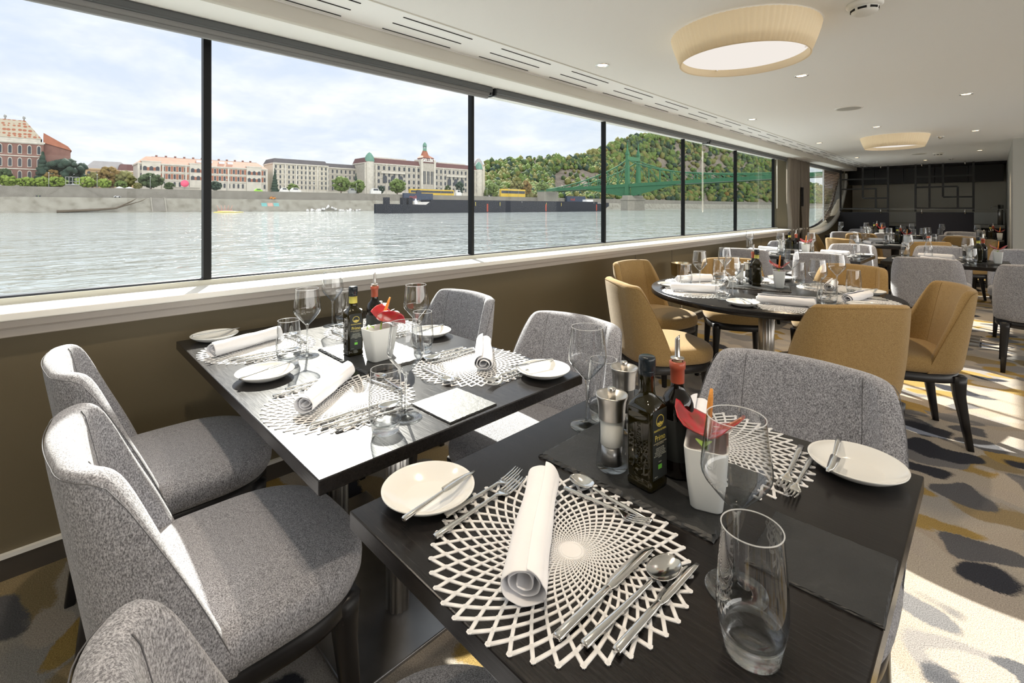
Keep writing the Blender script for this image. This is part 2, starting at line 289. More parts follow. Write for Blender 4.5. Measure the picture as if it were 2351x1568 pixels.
# ------------------------------------------------------------------ mesh helpers
class MB:
    def __init__(s): s.v = []; s.f = []; s.flat = set()
    def add(s, vs, fs, flat=False):
        o = len(s.v); s.v += [tuple(p) for p in vs]; k = len(s.f)
        s.f += [tuple(i+o for i in f) for f in fs]
        if flat: s.flat.update(range(k, len(s.f)))
        return s
    def box(s, x0, x1, y0, y1, z0, z1, mt=None):
        vs = [Vector((x, y, z)) for x in (x0, x1) for y in (y0, y1) for z in (z0, z1)]
        if mt: vs = [mt @ p for p in vs]
        return s.add(vs, [(0, 1, 3, 2), (4, 6, 7, 5), (0, 4, 5, 1), (2, 3, 7, 6), (0, 2, 6, 4), (1, 5, 7, 3)], True)
    def tube(s, pts, rad, n=8, cap=True):
        pts = [Vector(p) for p in pts]; k = len(pts); rr = rad if hasattr(rad, '__len__') else [rad]*k
        vs = []; t0 = (pts[1]-pts[0]).normalized(); up = Vector((0, 0, 1)) if abs(t0.z) < .9 else Vector((1, 0, 0)); nrm = t0.cross(up).normalized()
        for i, p in enumerate(pts):
            t = (pts[min(i+1, k-1)]-pts[max(i-1, 0)]).normalized(); nrm = (nrm-t*nrm.dot(t)).normalized(); bn = t.cross(nrm)
            for j in range(n): a = 2*pi*j/n; vs.append(p+(nrm*cos(a)+bn*sin(a))*rr[i])
        fs = [(i*n+j, i*n+(j+1) % n, (i+1)*n+(j+1) % n, (i+1)*n+j) for i in range(k-1) for j in range(n)]
        if cap: fs += [tuple(range(n))[::-1], tuple(range((k-1)*n, k*n))]
        return s.add(vs, fs)
    def lathe(s, prof, n=32, c=(0, 0), sq=None):
        vs = []; fs = []; k = len(prof)
        for (r, z) in prof:
            for j in range(n):
                a = 2*pi*j/n; vs.append((c[0]+r*cos(a), c[1]+r*sin(a), z))
        for i in range(k-1):
            for j in range(n): fs.append((i*n+j, i*n+(j+1) % n, (i+1)*n+(j+1) % n, (i+1)*n+j))
        if prof[0][0] > 1e-6 and False: pass
        return s.add(vs, fs)
    def rings(s, rs, cap0=True, cap1=True, close=True):
        n = len(rs[0]); vs = [p for r in rs for p in r]; m = n if close else n-1
        fs = [(i*n+j, i*n+(j+1) % n, (i+1)*n+(j+1) % n, (i+1)*n+j) for i in range(len(rs)-1) for j in range(m)]
        if cap0: fs.append(tuple(range(n))[::-1])
        if cap1: fs.append(tuple(range((len(rs)-1)*n, len(rs)*n)))
        return s.add(vs, fs)
    def prism(s, poly, z0, z1, ax='z'):
        n = len(poly)
        def P(a, b, h): return (a, b, h) if ax == 'z' else ((h, a, b) if ax == 'x' else (a, h, b))
        return s.add([P(a, b, z0) for a, b in poly]+[P(a, b, z1) for a, b in poly],
                     [tuple(range(n))[::-1], tuple(range(n, 2*n))]+[(i, (i+1) % n, n+(i+1) % n, n+i) for i in range(n)], True)
    def ico(s, c, r, sub=1, jit=0., sz=(1, 1, 1)):
        k = (sub,)
        if k not in _ico:
            b = bmesh.new(); bmesh.ops.create_icosphere(b, subdivisions=sub, radius=1); b.verts.ensure_lookup_table()
            _ico[k] = ([v.co.copy() for v in b.verts], [tuple(v.index for v in f.verts) for f in b.faces]); b.free()
        vs, fs = _ico[k]; c = Vector(c)
        return s.add([c+Vector((p.x*sz[0], p.y*sz[1], p.z*sz[2]))*r*(1+rnd.uniform(-jit, jit)) for p in vs], fs)
    def xf(s, mt): s.v = [tuple(mt @ Vector(p)) for p in s.v]; return s
    def mesh(s, name, m=None, smooth=True, merge=True, fix=True):
        me = bpy.data.meshes.new(name); me.from_pydata(s.v, [], s.f); me.validate()
        if smooth and len(me.polygons) == len(s.f):
            me.polygons.foreach_set('use_smooth', [i not in s.flat for i in range(len(s.f))])
        if m: me.materials.append(M[m])
        if merge or fix:
            b = bmesh.new(); b.from_mesh(me)
            if merge: bmesh.ops.remove_doubles(b, verts=b.verts, dist=1e-6)
            if fix: bmesh.ops.recalc_face_normals(b, faces=b.faces)
            b.to_mesh(me); b.free()
        return me
_ico = {}
def ob(name, me, parent=None, loc=(0, 0, 0), rz=0.):
    o = bpy.data.objects.new(name, me); C.objects.link(o); o.location = loc; o.rotation_euler = (0, 0, rz)
    if parent: o.parent = parent
    return o
def part(name, mb, m, parent, label=None, **kw):
    o = ob(name, mb.mesh(name, m, **kw), parent)
    if label: o['label'] = label
    return o
def tag(o, label, cat, group=None, kind=None):
    o['label'] = label; o['category'] = cat
    if group: o['group'] = group
    if kind: o['kind'] = kind
    return o
def thing(name, label, cat, loc=(0, 0, 0), rz=0., group=None): return tag(ob(name, None, None, loc, rz), label, cat, group)
def struct(name, mb, m, label=None, **kw):
    o = ob(name, mb.mesh(name, m, **kw)); o['kind'] = 'structure'
    if label: o['label'] = label
    return o
def dup(o, loc=None, rz=None, label=None, group=None, parent=None):
    c = o.copy(); C.objects.link(c)
    if parent: c.parent = parent
    if loc is not None: c.location = loc
    if rz is not None: c.rotation_euler = (0, 0, rz)
    if label: c['label'] = label
    if group: c['group'] = group
    for ch in o.children: dup(ch, parent=c)
    return c
def bevel(o, wd, seg=2, ang=40):
    b = bmesh.new(); b.from_mesh(o.data)
    es = [e for e in b.edges if len(e.link_faces) == 2 and e.calc_face_angle(0) > R(ang)]
    bmesh.ops.bevel(b, geom=es, offset=wd, segments=seg, affect='EDGES', profile=.5)
    b.to_mesh(o.data); b.free(); return o
def bake(o, *mods):
    for t, kw in mods:
        m = o.modifiers.new(t, t)
        for k, v in kw.items(): setattr(m, k, v)
    dg = bpy.context.evaluated_depsgraph_get(); dg.update()
    me = bpy.data.meshes.new_from_object(o.evaluated_get(dg)); o.modifiers.clear(); o.data = me; return o
def text(name, s, size, m, parent, loc, rot, depth=.0003, sx=1., align='CENTER', bold=0.):
    cu = bpy.data.curves.new(name, 'FONT'); cu.body = s; cu.size = size; cu.extrude = depth; cu.align_x = align; cu.align_y = 'CENTER'; cu.offset = bold
    t = bpy.data.objects.new('tmp', cu); C.objects.link(t); dg = bpy.context.evaluated_depsgraph_get(); dg.update()
    me = bpy.data.meshes.new_from_object(t.evaluated_get(dg)); bpy.data.objects.remove(t); me.materials.clear(); me.materials.append(M[m])
    o = bpy.data.objects.new(name, me); C.objects.link(o); o.location = loc; o.rotation_euler = rot; o.scale = (sx, 1, 1)
    if parent: o.parent = parent
    return o

# ================================================================== THE ROOM
ZC = 2.15; GX = -2.58
SILL = .924; MUL = [.553, 2.15, 3.76, 5.38, 6.99, 8.63]; WY0, WY1 = -1.6, 8.72
b = MB().box(-2.9, 4.6, -3.2, 14.2, -.12, 0); struct('floor', b, 'carpet', 'carpet with mustard, grey and charcoal leaf shapes on beige')
b = MB().box(-1.84, 4.6, -3.2, 12.75, ZC, ZC+.12); struct('ceiling', b, 'ceiling_white')
# window-side wall below the window, pier and the wall with the arch window
b = MB().box(-2.62, -2.40, -3.2, 8.78, 0, .90); struct('wall_left', b, 'wall_beige')
# arch opening profile (Y,z) of the rounded end
arc = []
for i in range(15):
    a = i/14*pi/2; arc.append((10.3+2.75*sin(a)**1.05 if i else 10.3, .86+1.19*(1-cos(a))**1.15))
b = MB().box(-2.62, -2.40, 8.78, 9.72, 0, ZC)
ybot = 0
for i in range(len(arc)-1):
    (ya, za), (yb, zb) = arc[i], arc[i+1]
    b.prism([(ya, 0), (yb, 0), (yb, zb), (ya, za)], -2.62, -2.40, 'x')
b.box(-2.62, -2.40, 9.72, 10.3, 0, .86); b.box(-2.62, -2.40, 13.05, 14.2, 0, ZC+.1)
struct('wall_pier', b, 'wall_beige', 'beige wall with the rounded end of the arch window')
wp = MB()
inn = [(9.72, .86)]+arc; 
for i in range(len(inn)-1):
    (ya, za), (yb, zb) = inn[i], inn[i+1]; d = Vector((yb-ya, zb-za)).normalized(); nx, nz = -d[1], d[0]
    wp.add([(-2.56, ya, za+.0), (-2.36, ya, za+.0), (-2.56, yb, zb), (-2.36, yb, zb), (-2.36, ya, za-.09), (-2.36, yb, zb-.09) if i < len(inn)-4 else (-2.36, yb+.07, zb-.06), (-2.40, ya, za-.09), (-2.40, yb, zb-.09)],
           [(0, 1, 3, 2), (1, 4, 5, 3), (4, 6, 7, 5)])
struct('trim_arch', wp, 'sill_white', 'white curved sill sweeping up around the arch window', fix=True)
# header above the window: cove, beam, vent strip
b = MB().box(-2.62, -2.13, -3.2, 12.75, 2.082, 2.20); struct('trim_cove', b, 'cove_white')
pr = [(-2.13, 2.082), (-2.13, ZC+.02), (-2.19, ZC+.02), (-2.32, 2.082)]
b = MB().prism([(-2.124, 2.079), (-2.124, 2.151), (-2.16, 2.151), (-2.16, 2.076)], -3.2, 12.75, 'y'); o = struct('trim_beam', b, 'beam_beige'); bevel(o, .012, 3)
b = MB().box(-2.135, -1.84, -3.2, 12.75, ZC+.002, ZC+.1); struct('trim_vent_panel', b, 'vent_white', 'white perforated vent strip along the window side of the ceiling')
b = MB().box(-1.846, -1.838, -3.2, 12.75, ZC-.003, ZC+.02); struct('trim_vent_edge', b, 'beam_beige')
slot0 = MB().box(-.003, .003, -.205, .205, -.0015, .004).mesh('vent_slot', 'slot_black', smooth=False)
vt = thing('air_vent', 'long black slots in the white vent strip above the windows', 'vent', (-2.0, 0, ZC+.001))
for i in range(20):
    for dx in (-.095, 0, .094): ob('slot', slot0, vt, (dx, .772+.6195*i, 0))
# sill and frame
b = MB().box(-2.62, -2.55, WY0-1.6, 8.78, .90, .946); o = struct('trim_window_frame', b, 'frame_grey')
b = MB().box(-2.56, -2.33, -3.2, 9.72, .897, SILL); o = struct('trim_sill', b, 'sill_white', 'sunlit white window sill'); bevel(o, .004, 2)
b = MB().box(-2.42, -2.345, -3.2, 9.72, .869, .897); b.box(-2.42, -2.36, -3.2, 9.72, .836, .869); b.box(-2.40, -2.355, -3.2, 9.72, .864, .870); o = struct('trim_apron', b, 'apron'); bevel(o, .004, 2)
b = MB().box(-2.402, -2.388, -3.2, 12.9, 0.0, .075); struct('baseboard_left', b, 'base_dark')
b = MB().box(-2.402, -2.384, -3.2, 12.9, .075, .09); struct('trim_baseboard_cap', b, 'sill_white')
b = MB()
for y in (4.02, 4.75, 6.1, 7.5): b.box(-2.4005, -2.3985, y, y+.006, .09, .836)
struct('trim_panel_joint', b, 'base_dark', 'dark joints between the wall panels')
b = MB().box(-2.60, -2.565, -3.2, 8.78, .944, .953); b.box(-2.575, -2.56, -3.2, 8.78, .944, .949); struct('window_gasket', b, 'gasket')
ys = [-3.2, -1.05]+MUL+[8.78]
for i in range(len(ys)-1):
    b = MB().box(GX-.004, GX+.004, ys[i], ys[i+1], .95, 2.085); o = struct('window_%d' % (i+1), b, 'window_glass', 'clear pane of the long panorama window', smooth=False)
for i, y in enumerate(ys[1:-1]):
    wd = .016 if i < 2 else .011
    b = MB().box(GX-.02, GX+.02, y-wd, y+wd, .946, 2.085); o = struct('window_mullion_%d' % (i+1), b, 'mullion_black', 'thin black post between two panes')
b = MB().box(GX-.004, GX+.004, 9.72, 13.05, .86, 2.10); struct('window_9', b, 'window_glass', 'pane of the arch window', smooth=False)
b = MB()
for i in range(len(inn)-1):
    (ya, za), (yb, zb) = inn[i], inn[i+1]; b.tube([(GX+.01, ya, za+.012), (GX+.01, yb, zb+.012)], .014, 6)
struct('window_arch_gasket', b, 'gasket')
# right and back sides of the saloon (windows there too), out of the picture
b = MB().box(4.5, 4.6, -3.2, 14.2, 0, .85); b.box(4.5, 4.6, -3.2, 14.2, 2.05, ZC+.1)
for y in (-3.2, 1.0, 5.2, 9.4, 14.1): b.box(4.5, 4.6, y, y+.1, 0, ZC)
struct('wall_right', b, 'wall_beige')
b = MB().box(-2.6, 4.6, -3.3, -3.2, 0, ZC+.1); struct('wall_back', b, 'wall_beige')

# far end: soffit, bar back wall
b = MB().box(-2.62, .3, 13.85, 14.0, 0, ZC+.15); struct('wall_far', b, 'backsplash')
b = MB().box(-2.62, 4.6, 12.75, 14.2, ZC-.02, ZC+.12); struct('ceiling_bar', b, 'cabinet_black')
b = MB().box(.16, 2.2, 8.77, 14.0, 0, ZC); struct('wall_column', b, 'column_grey', 'grey wall end at the right edge')
t = thing('wall_cabinet', 'long black overhead cabinet on the bar back wall', 'cabinet', (-1.16, 13.65, 1.80))
for i in range(5): part('door', MB().box(-1.26+i*.51, -.757+i*.51, -.2, .19, 0, .33), 'cabinet_black', t)
t = thing('bar_counter', 'black bar back counter with pale worktop', 'counter', (-1.16, 13.6, 0))
part('body', MB().box(-1.26, 1.30, -.22, .24, 0, .87), 'cabinet_black', t); part('worktop', MB().box(-1.26, 1.30, -.26, .24, .87, .93), 'counter_top', t)
BY = 12.35
for px0, px1, s in ((1922, 2041, 'left'), (2103, 2236, 'right')):
    a = onY(px0, 487, BY); c = onY(px1, 487, BY)
    t = thing('bar_screen', 'dark navy bar front screen under the %s metal lattice' % s, 'screen', ((a.x+c.x)/2, BY, 0)); wd = (c.x-a.x)/2
    o = part('panel', MB().box(-wd, wd, -.02, .02, .10, a.z), 'panel_navy', t); part('plinth', MB().box(-wd+.02, wd-.02, -.01, .03, 0, .10), 'base_dark', t)
def lattice(label, vs, hs):
    p0 = onY(vs[0][0], 478, BY); t = thing('metal_lattice', label, 'screen', (p0.x, BY, 1.15))
    for x, y0, y1 in vs:
        a = onY(x, y0, BY); c = onY(x, y1, BY); part('upright', MB().box(a.x-p0.x-.016, a.x-p0.x+.016, -.014, .014, c.z-1.15, min(a.z, 2.13)-1.15), 'lattice_dark', t)
    for y, x0, x1 in hs:
        a = onY(x0, y, BY); c = onY(x1, y, BY); z = onY((x0+x1)/2, y, BY).z-1.15; part('crossbar', MB().box(a.x-p0.x, c.x-p0.x, -.012, .012, z-.015, z+.015), 'lattice_dark', t)
lattice('dark geometric metal lattice above the left bar screen', [(1930, 372, 486), (1981, 372, 455), (2011, 432, 480), (2039, 370, 486)], [(411, 1930, 2039), (434, 1930, 2011), (455, 1981, 2039), (479, 1930, 2039)])
lattice('dark geometric metal lattice above the right bar screen', [(2102, 368, 486), (2134, 368, 478), (2165, 366, 452), (2199, 428, 478), (2235, 364, 486)], [(404, 2102, 2235), (429, 2102, 2199), (452, 2165, 2235), (478, 2102, 2235)])
for px, s in ((2023, 'above the left bar screen'), (2117, 'at the left end of the right bar screen'), (2216, 'at the right end of the right bar screen')):
    a = onY(px, 372, BY); t = thing('shelf_holder', 'small steel ceiling fitting %s' % s, 'bracket', (a.x, BY-.05, ZC-.02))
    part('pin', MB().tube([(0, 0, .02), (0, 0, -.045)], .011, 10), 'steel', t)
    c = onY(px, 484, BY); o = ob('rail_foot', MB().tube([(0, 0, 0), (0, 0, .085)], .014, 10).mesh('rail_foot', 'steel'), None, (c.x, BY-.05, 1.16)); tag(o, 'short steel foot of the glass rail %s' % s, 'bracket')
b = MB().box(-1.28, 1.28, -.003, .003, 0, .004); o = ob('glass_rail', b.mesh('glass_rail', 'base_steel'), None, (-1.1, BY-.05, 1.243)); tag(o, 'thin steel rail running over the bar screens', 'rail')
a = onY(2297, 508, 13.3); o = ob('splash_panel', MB().box(-1.28, 1.3, -.012, .012, 0, .24).mesh('splash_panel', 'smoke_white'), None, (-1.16, 13.83, .935)); tag(o, 'pale low splash panel behind the bar worktop', 'panel')
t = thing('beer_tap', 'steel beer tap column on the bar worktop', 'tap', (a.x, 13.5, .93))
part('column', MB().tube([(0, 0, 0), (0, 0, .40)], .04, 16), 'brushed_steel', t); part('spout', MB().tube([(0, 0, .37), (-.12, 0, .37), (-.14, 0, .33)], .01, 8), 'steel', t)

# blinds (roller cassettes) - two lengths in view
def blind(y0, y1, label, low):
    t = thing('roller_blind', label, 'blind', (-2.40, (y0+y1)/2, 2.082)); h = (y1-y0)/2
    pts = [(.045, -h), (.045, h)]
    b = MB()
    for (xa, xb, za, zb) in ((-.05, .045, -.035, 0), ): b.box(xa, xb, -h, h, za, zb)
    o = part('cassette', b, 'blind_grey', t); bevel(o, .008, 2)
    part('fabric_roll', MB().tube([(0, -h+.01, -.030), (0, h-.01, -.030)], .026 if low else .02, 20), 'blind_grey_light', t)
    if low: o = part('hem_bar', MB().box(-.012, .012, -h+.012, h-.012, -.072, -.052), 'blind_grey_light', t); bevel(o, .004, 2)
    for s in (-1, 1): part('end_cap', MB().box(-.04, .03, s*h-.008, s*h+.008, -.05, .0), 'black_plastic', t)
blind(-3.15, 2.155, 'grey roller blind with hem bar above the two nearest panes', True)
blind(2.19, 5.60, 'rolled-up grey roller blind above the third and fourth panes', False)
blind(5.64, 8.75, 'rolled-up grey roller blind next to the curtain', False)
blind(9.75, 12.7, 'rolled-up grey roller blind above the arch window', False)
def cord(y, zb, label):
    o = ob('blind_cord', MB().tube([(0, -.012, 0), (0, -.014, -zb*.5), (0, -.012, -zb+.02), (0, 0, -zb), (0, .012, -zb+.02), (0, .014, -zb*.5), (0, .010, 0)], .0028, 6).mesh('blind_cord', 'cord_white'), None, (-2.44, y, 2.06)); tag(o, label, 'cord')
cord(5.60, .84, 'looped pale pull cord hanging in the fourth pane'); cord(8.35, .8, 'looped pale pull cord hanging beside the curtain')
# curtain
def curtain():
    t = thing('curtain', 'taupe curtain gathered on the wall between the windows', 'curtain', (-2.36, 9.2, 0))
    for y0, y1, sg in ((-.62, .02, 0), (.06, .62, 1)):
        nu, nv = 60, 14; rs = []
        for j in range(nv+1):
            v = j/nv; z = 2.08-v*(2.02); row = []
            pinch = 1-.35*math.exp(-((z-1.0)/.35)**2)
            for i in range(nu+1):
                u = i/nu; yy = y0+(y1-y0)*u; yc = (y0+y1)/2+(.1 if sg == 0 else -.02)*(1-pinch)*2; yy = yc+(yy-yc)*pinch
                row.append((.035*sin(u*pi*2*7+.4*sin(v*3))*(.8+.4*v)+.01*sin(u*31), yy, z))
            rs.append(row)
        b = MB().rings(rs, False, False, False); o = part('curtain_panel', b, 'curtain_taupe', t, fix=False); bake(o, ('SOLIDIFY', dict(thickness=.006)))
    part('tieback', MB().box(.045, .06, -.02, .10, 1.30, 1.62), 'black_wood', t, 'dark upright tieback plate')
curtain()
# venetian blind slats at the far part of the arch window
t = thing('slatted_blind', 'white-edged slatted blind over the far end of the arch window', 'blind', (-2.50, 12.2, 1.0))
s0 = MB().box(-.02, .02, -.62, .62, -.002, .002).mesh('slat', 'slat_brown')
for i in range(34):
    z = .04+i*.031; y0 = max(0, (.9-(z)) * .55) if z < .8 else 0
    mb = MB().box(-.022, .022, -.62, .80-max(0, (1.02-z))*1.05, z-.011, z+.009); part('slat', mb, 'slat_brown', t); 
b = MB().box(-.012, .012, -.66, -.60, .0, 1.07); part('side_tape', b, 'slat_edge', t)

# ceiling fittings
def lamp(x, y, label):
    t = thing('ceiling_lamp', label, 'lamp', (x, y, ZC)); n = 240; rs = []
    for z, r in ((-.004, .337), (-.03, .331), (-.07, .318), (-.11, .303), (-.138, .29)):
        rs.append([((r+.0022*(1 if j % 3 == 0 else -1))*cos(2*pi*j/n), (r+.0022*(1 if j % 3 == 0 else -1))*sin(2*pi*j/n), z) for j in range(n)])
    part('lamp_shade', MB().rings(rs, False, False), 'lampshade', t, 'pleated cream fabric shade', fix=False)
    b = MB().lathe([(.29, -.138), (.296, -.141), (.290, -.142), (.287, -.138), (.290, -.10)], 72); part('shade_rim', b, 'lampshade', t)
    b = MB().lathe([(0, -.104), (.286, -.104), (.286, -.098), (0, -.098)], 72); part('diffuser', b, 'lamp_diffuser', t, 'glowing white diffuser')
    for a in (.3, 2.4, 4.5): part('clip', MB().box(-.01, .01, -.004, .004, -.004, .002, Matrix.Translation((.276*cos(a), .276*sin(a), -.110)) @ Matrix.Rotation(a, 4, 'Z')), 'chrome', t)
    l = bpy.data.lights.new('lamp_bulb', 'POINT'); l.energy = .28; l.color = (1., .78, .5); l.shadow_soft_size = .06; lo = bpy.data.objects.new('lamp_bulb', l); C.objects.link(lo); lo.parent = t; lo.location = (0, 0, -.06)
lamp(-.885, 2.49, 'large pleated cream drum lamp on the ceiling near the camera'); lamp(-.87, 7.45, 'smaller-looking pleated cream drum lamp further down the ceiling')
dl = None
for i, (x, y, s) in enumerate(((-1.69, 2.45, 'left of the near drum lamp'), (-.90, 3.58, 'just beyond the near drum lamp'), (-.155, 5.06, 'right side, halfway down the ceiling'), (-1.69, 5.01, 'window side, halfway down the ceiling'), (-.90, 6.43, 'just before the far drum lamp'),
                               (-.155, 7.55, 'right of the far drum lamp'), (-1.67, 7.49, 'left of the far drum lamp'), (-.16, 10.2, 'right side, near the bar'), (-1.70, 10.17, 'window side, near the bar'), (-.9, 11.6, 'in front of the bar lattice'), (-.90, .95, 'added unseen over the foreground'), (-.155, .25, 'added unseen over the foreground'), (-1.69, .15, 'added unseen over the foreground'), (-.155, 2.2, 'added unseen over the foreground'))):
    lb = 'recessed downlight with warm glow, '+s
    if dl is None:
        dl = thing('downlight', lb, 'downlight', (x, y, ZC), 0, 'recessed downlights in the ceiling')
        part('trim_ring', MB().lathe([(.041, .001), (.042, -.003), (.036, -.004), (.030, -.002), (.028, .002)], 28), 'chrome', dl)
        part('bulb', MB().lathe([(0, -.0015), (.028, -.0015), (.028, .001)], 20), 'bulb', dl); o = dl
    else: o = dup(dl, (x, y, ZC), 0, lb)
    l = bpy.data.lights.new('downlight_beam', 'SPOT'); l.energy = 14 if y > 2.3 else 6.5; l.color = (1., .78, .52) if y > 2.3 else (1., .96, .91); l.spot_size = R(95 if y > 2.3 else 125); l.spot_blend = .8; l.shadow_soft_size = .025  # nearest four, out of view, are added to light the front table
    lo = bpy.data.objects.new('downlight_beam', l); C.objects.link(lo); lo.parent = o; lo.location = (0, 0, -.01)
for x, y, s in ((-.39, 2.50, 'close to the camera, right of the drum lamp'), (-.637, 10.2, 'far down the ceiling')):
    t = thing('smoke_detector', 'white smoke detector %s' % s, 'smoke detector', (x, y, ZC))
    part('base', MB().lathe([(0, 0), (.066, 0), (.066, -.012), (.058, -.022), (0, -.022)], 36), 'smoke_white', t)
    part('sensor_head', MB().lathe([(.05, -.022), (.048, -.038), (.036, -.047), (.0, -.049)], 36), 'smoke_white', t)
    for k in range(7):
        a = k*2*pi/7+.2; part('sensor_slot', MB().box(-.0155, .0155, -.002, .0025, -.0045, .0045, Matrix.Translation((.0475*cos(a), .0475*sin(a), -.031)) @ Matrix.Rotation(a+pi/2, 4, 'Z')), 'slot_black', t)
for x, y, s in ((-.90, 5.04, 'between the two drum lamps'), (-.87, 10.15, 'near the bar')):
    t = thing('ceiling_speaker', 'flat round white ceiling speaker %s' % s, 'speaker', (x, y, ZC))
    part('grille', MB().lathe([(0, -.008), (.088, -.008), (.094, -.005), (.094, 0)], 40), 'column_grey', t); part('ring', MB().lathe([(.088, -.0075), (.1, -.009), (.105, 0)], 40), 'smoke_white', t)
for x, y, s in ((-.47, 7.9, 'behind the far drum lamp'), (-.55, 11.6, 'close to the bar')):
    t = thing('sprinkler', 'small sprinkler head %s' % s, 'sprinkler', (x, y, ZC))
    part('head', MB().lathe([(0, -.02), (.016, -.02), (.02, -.01), (.04, -.004), (.04, 0)], 20), 'chrome', t); part('deflector', MB().lathe([(0, -.026), (.02, -.026), (.02, -.024), (0, -.024)], 20), 'chrome', t)

# ================================================================== CHAIRS
def chair_meshes():
    out = {}
    # plan path of the shell: parameter list of (x, y) on the unit outline and height fraction
    n = 56; sec = []
    for i in range(n+1):
        s = -1+2*i/n; a = abs(s); sg = -1 if s < 0 else 1
        # arc-length style path: a in 0..1 : back centre -> corner -> front end of the side
        if a < .34: x = a/.34*.127; y = -.235+.010*(a/.34)**2
        elif a < .70:
            q = (a-.34)/.36*pi/2; x = .127+.127*sin(q); y = -.225+.125*(1-cos(q))
        else: q = (a-.70)/.30; x = .254+.003*q; y = -.10+.085*q
        zl = .405+(-.012-y)/.142*.40; zm = .85-.004*(a/.36)**2; kk = .036; hh = max(0, min(1, .5+.5*(zm-zl)/kk)); zt = zm*(1-hh)+zl*hh-kk*hh*(1-hh)
        th = .060-.016*max(0, (a-.6)/.4)
        sec.append((x*sg, y, zt, th, a))
    zb = .392
    def at(x, y, z, off, nx, ny):
        hn = max(0, (z-zb)/.458); sx = .955+.05*sin(pi*min(1, hn)**.8)-.0*hn
        lean = (.028-.072*hn)*max(0, min(1, (-y+.02)/.2))
        return Vector((x*sx+nx*off, y+lean+ny*off, z))
    rs = []; rim = []; inseam = []
    for i, (x, y, zt, th, a) in enumerate(sec):
        x0, y0 = sec[max(i-1, 0)][:2]; x1, y1 = sec[min(i+1, n)][:2]
        t = Vector((x1-x0, y1-y0)).normalized(); nx, ny = -t.y, t.x       # towards the seat
        H = zt-zb; row = []
        for f in (0, .12, .3, .5, .7, .86): row.append(at(x, y, zb+H*f, 0 if f < .8 else .0, nx, ny))
        tt = th*.84
        for dz, q in ((.020, 0), (.008, .10), (.001, .28), (0, .5), (.001, .72), (.008, .90), (.022, 1.)): row.append(at(x, y, zt-dz, tt*q, nx, ny))
        for f in (.86, .7, .5, .3, .12, 0): row.append(at(x, y, zb+H*f, tt+(th*1.1-tt)*(1-f), nx, ny))
        rs.append(row); rim.append(at(x, y, zt-.013, .001, nx, ny))
    b = MB().rings(rs); o = ob('tmp', b.mesh('shell', None)); bake(o, ('SUBSURF', dict(levels=1, render_levels=1))); out['shell'] = o.data; bpy.data.objects.remove(o)
    b = MB().tube(rim, .0009, 5)
    for idx in (int(n*.5*(1-.40)), int(n-n*.5*(1-.40))): b.tube([rs[idx][k]+Vector((0, .0005, 0)) for k in range(11, 18)], .0009, 5)
    out['seam'] = b.mesh('seam', None, merge=False)
    def plan(sc, m=64):
        pts = []
        for j in range(m):
            a = 2*pi*j/m; ca, sa = cos(a), sin(a); e = 2/3.3
            x = .254*abs(ca)**e*(1 if ca > 0 else -1); y = .255*abs(sa)**e*(1 if sa > 0 else -1)
            x *= 1-.07*max(0, y/.255)**3
            pts.append((x*sc, y*sc+.045+(.012*max(0, 1-(x/.2)**2) if y > 0 else 0)*sc))
        return pts
    b = MB().rings([[(x, y, z) for x, y in plan(sc)] for sc, z in ((.90, .395), (.965, .40), (.995, .418), (1.0, .440), (.985, .460), (.945, .474), (.86, .483), (.7, .489), (.4, .493), (.1, .494))])
    out['seat'] = b.mesh('seat', None)
    b = MB().rings([[(x, y, z) for x, y in plan(sc)] for sc, z in ((.90, .345), (.935, .348), (.945, .355), (.945, .394), (.9, .397))]); o = ob('tmp', b.mesh('frame', None)); out['frame'] = o.data; bpy.data.objects.remove(o)
    def leg(x, y, dx, dy):
        rs = []
        for z, q, w_ in ((.385, 0, .030), (.34, .0, .0275), (.28, .06, .0235), (.15, .5, .0185), (.0, 1., .0135)):
            cx_, cy_ = x+dx*q, y+dy*q; rs.append([(cx_+sx*w_*(1 if c2 else .72)*1., cy_+sy*w_*(.72 if c2 else 1), z) for sx, sy, c2 in ((1, 1, 1), (1, 1, 0), (-1, 1, 0), (-1, 1, 1), (-1, -1, 1), (-1, -1, 0), (1, -1, 0), (1, -1, 1))])
        return MB().rings(rs).mesh('leg', 'black_wood')
    out['legs'] = [leg(.185, .225, .018, .022), leg(-.185, .225, -.018, .022), leg(.185, -.165, .012, -.045), leg(-.185, -.165, -.012, -.045)]
    return out
CH = chair_meshes(); CHV = {}
for k_, fab, sm in (('grey', 'grey_wool', 'seam_grey'), ('mustard', 'mustard_wool', 'seam_mustard')):
    d = {}
    for q, m in (('shell', fab), ('seat', fab), ('seam', sm), ('frame', 'black_wood')):
        me = CH[q].copy(); me.materials.clear(); me.materials.append(M[m]); d[q] = me
    CHV[k_] = d
proto = {}
def chair(kind, x, y, rz, label, group):
    if kind not in proto:
        t = thing('dining_chair', label, 'chair', (x, y, 0), rz, group); d = CHV[kind]
        ob('backrest', d['shell'], t); sm = ob('seam', d['seam'], t.children[0] if t.children else t)
        ob('seat', d['seat'], t); ob('seat_frame', d['frame'], t)
        for m in CH['legs']: ob('leg', m, t)
        proto[kind] = t; return t
    return dup(proto[kind], (x, y, 0), rz, label, group)
GG, MG = 'grey upholstered dining chairs', 'mustard upholstered dining chairs'

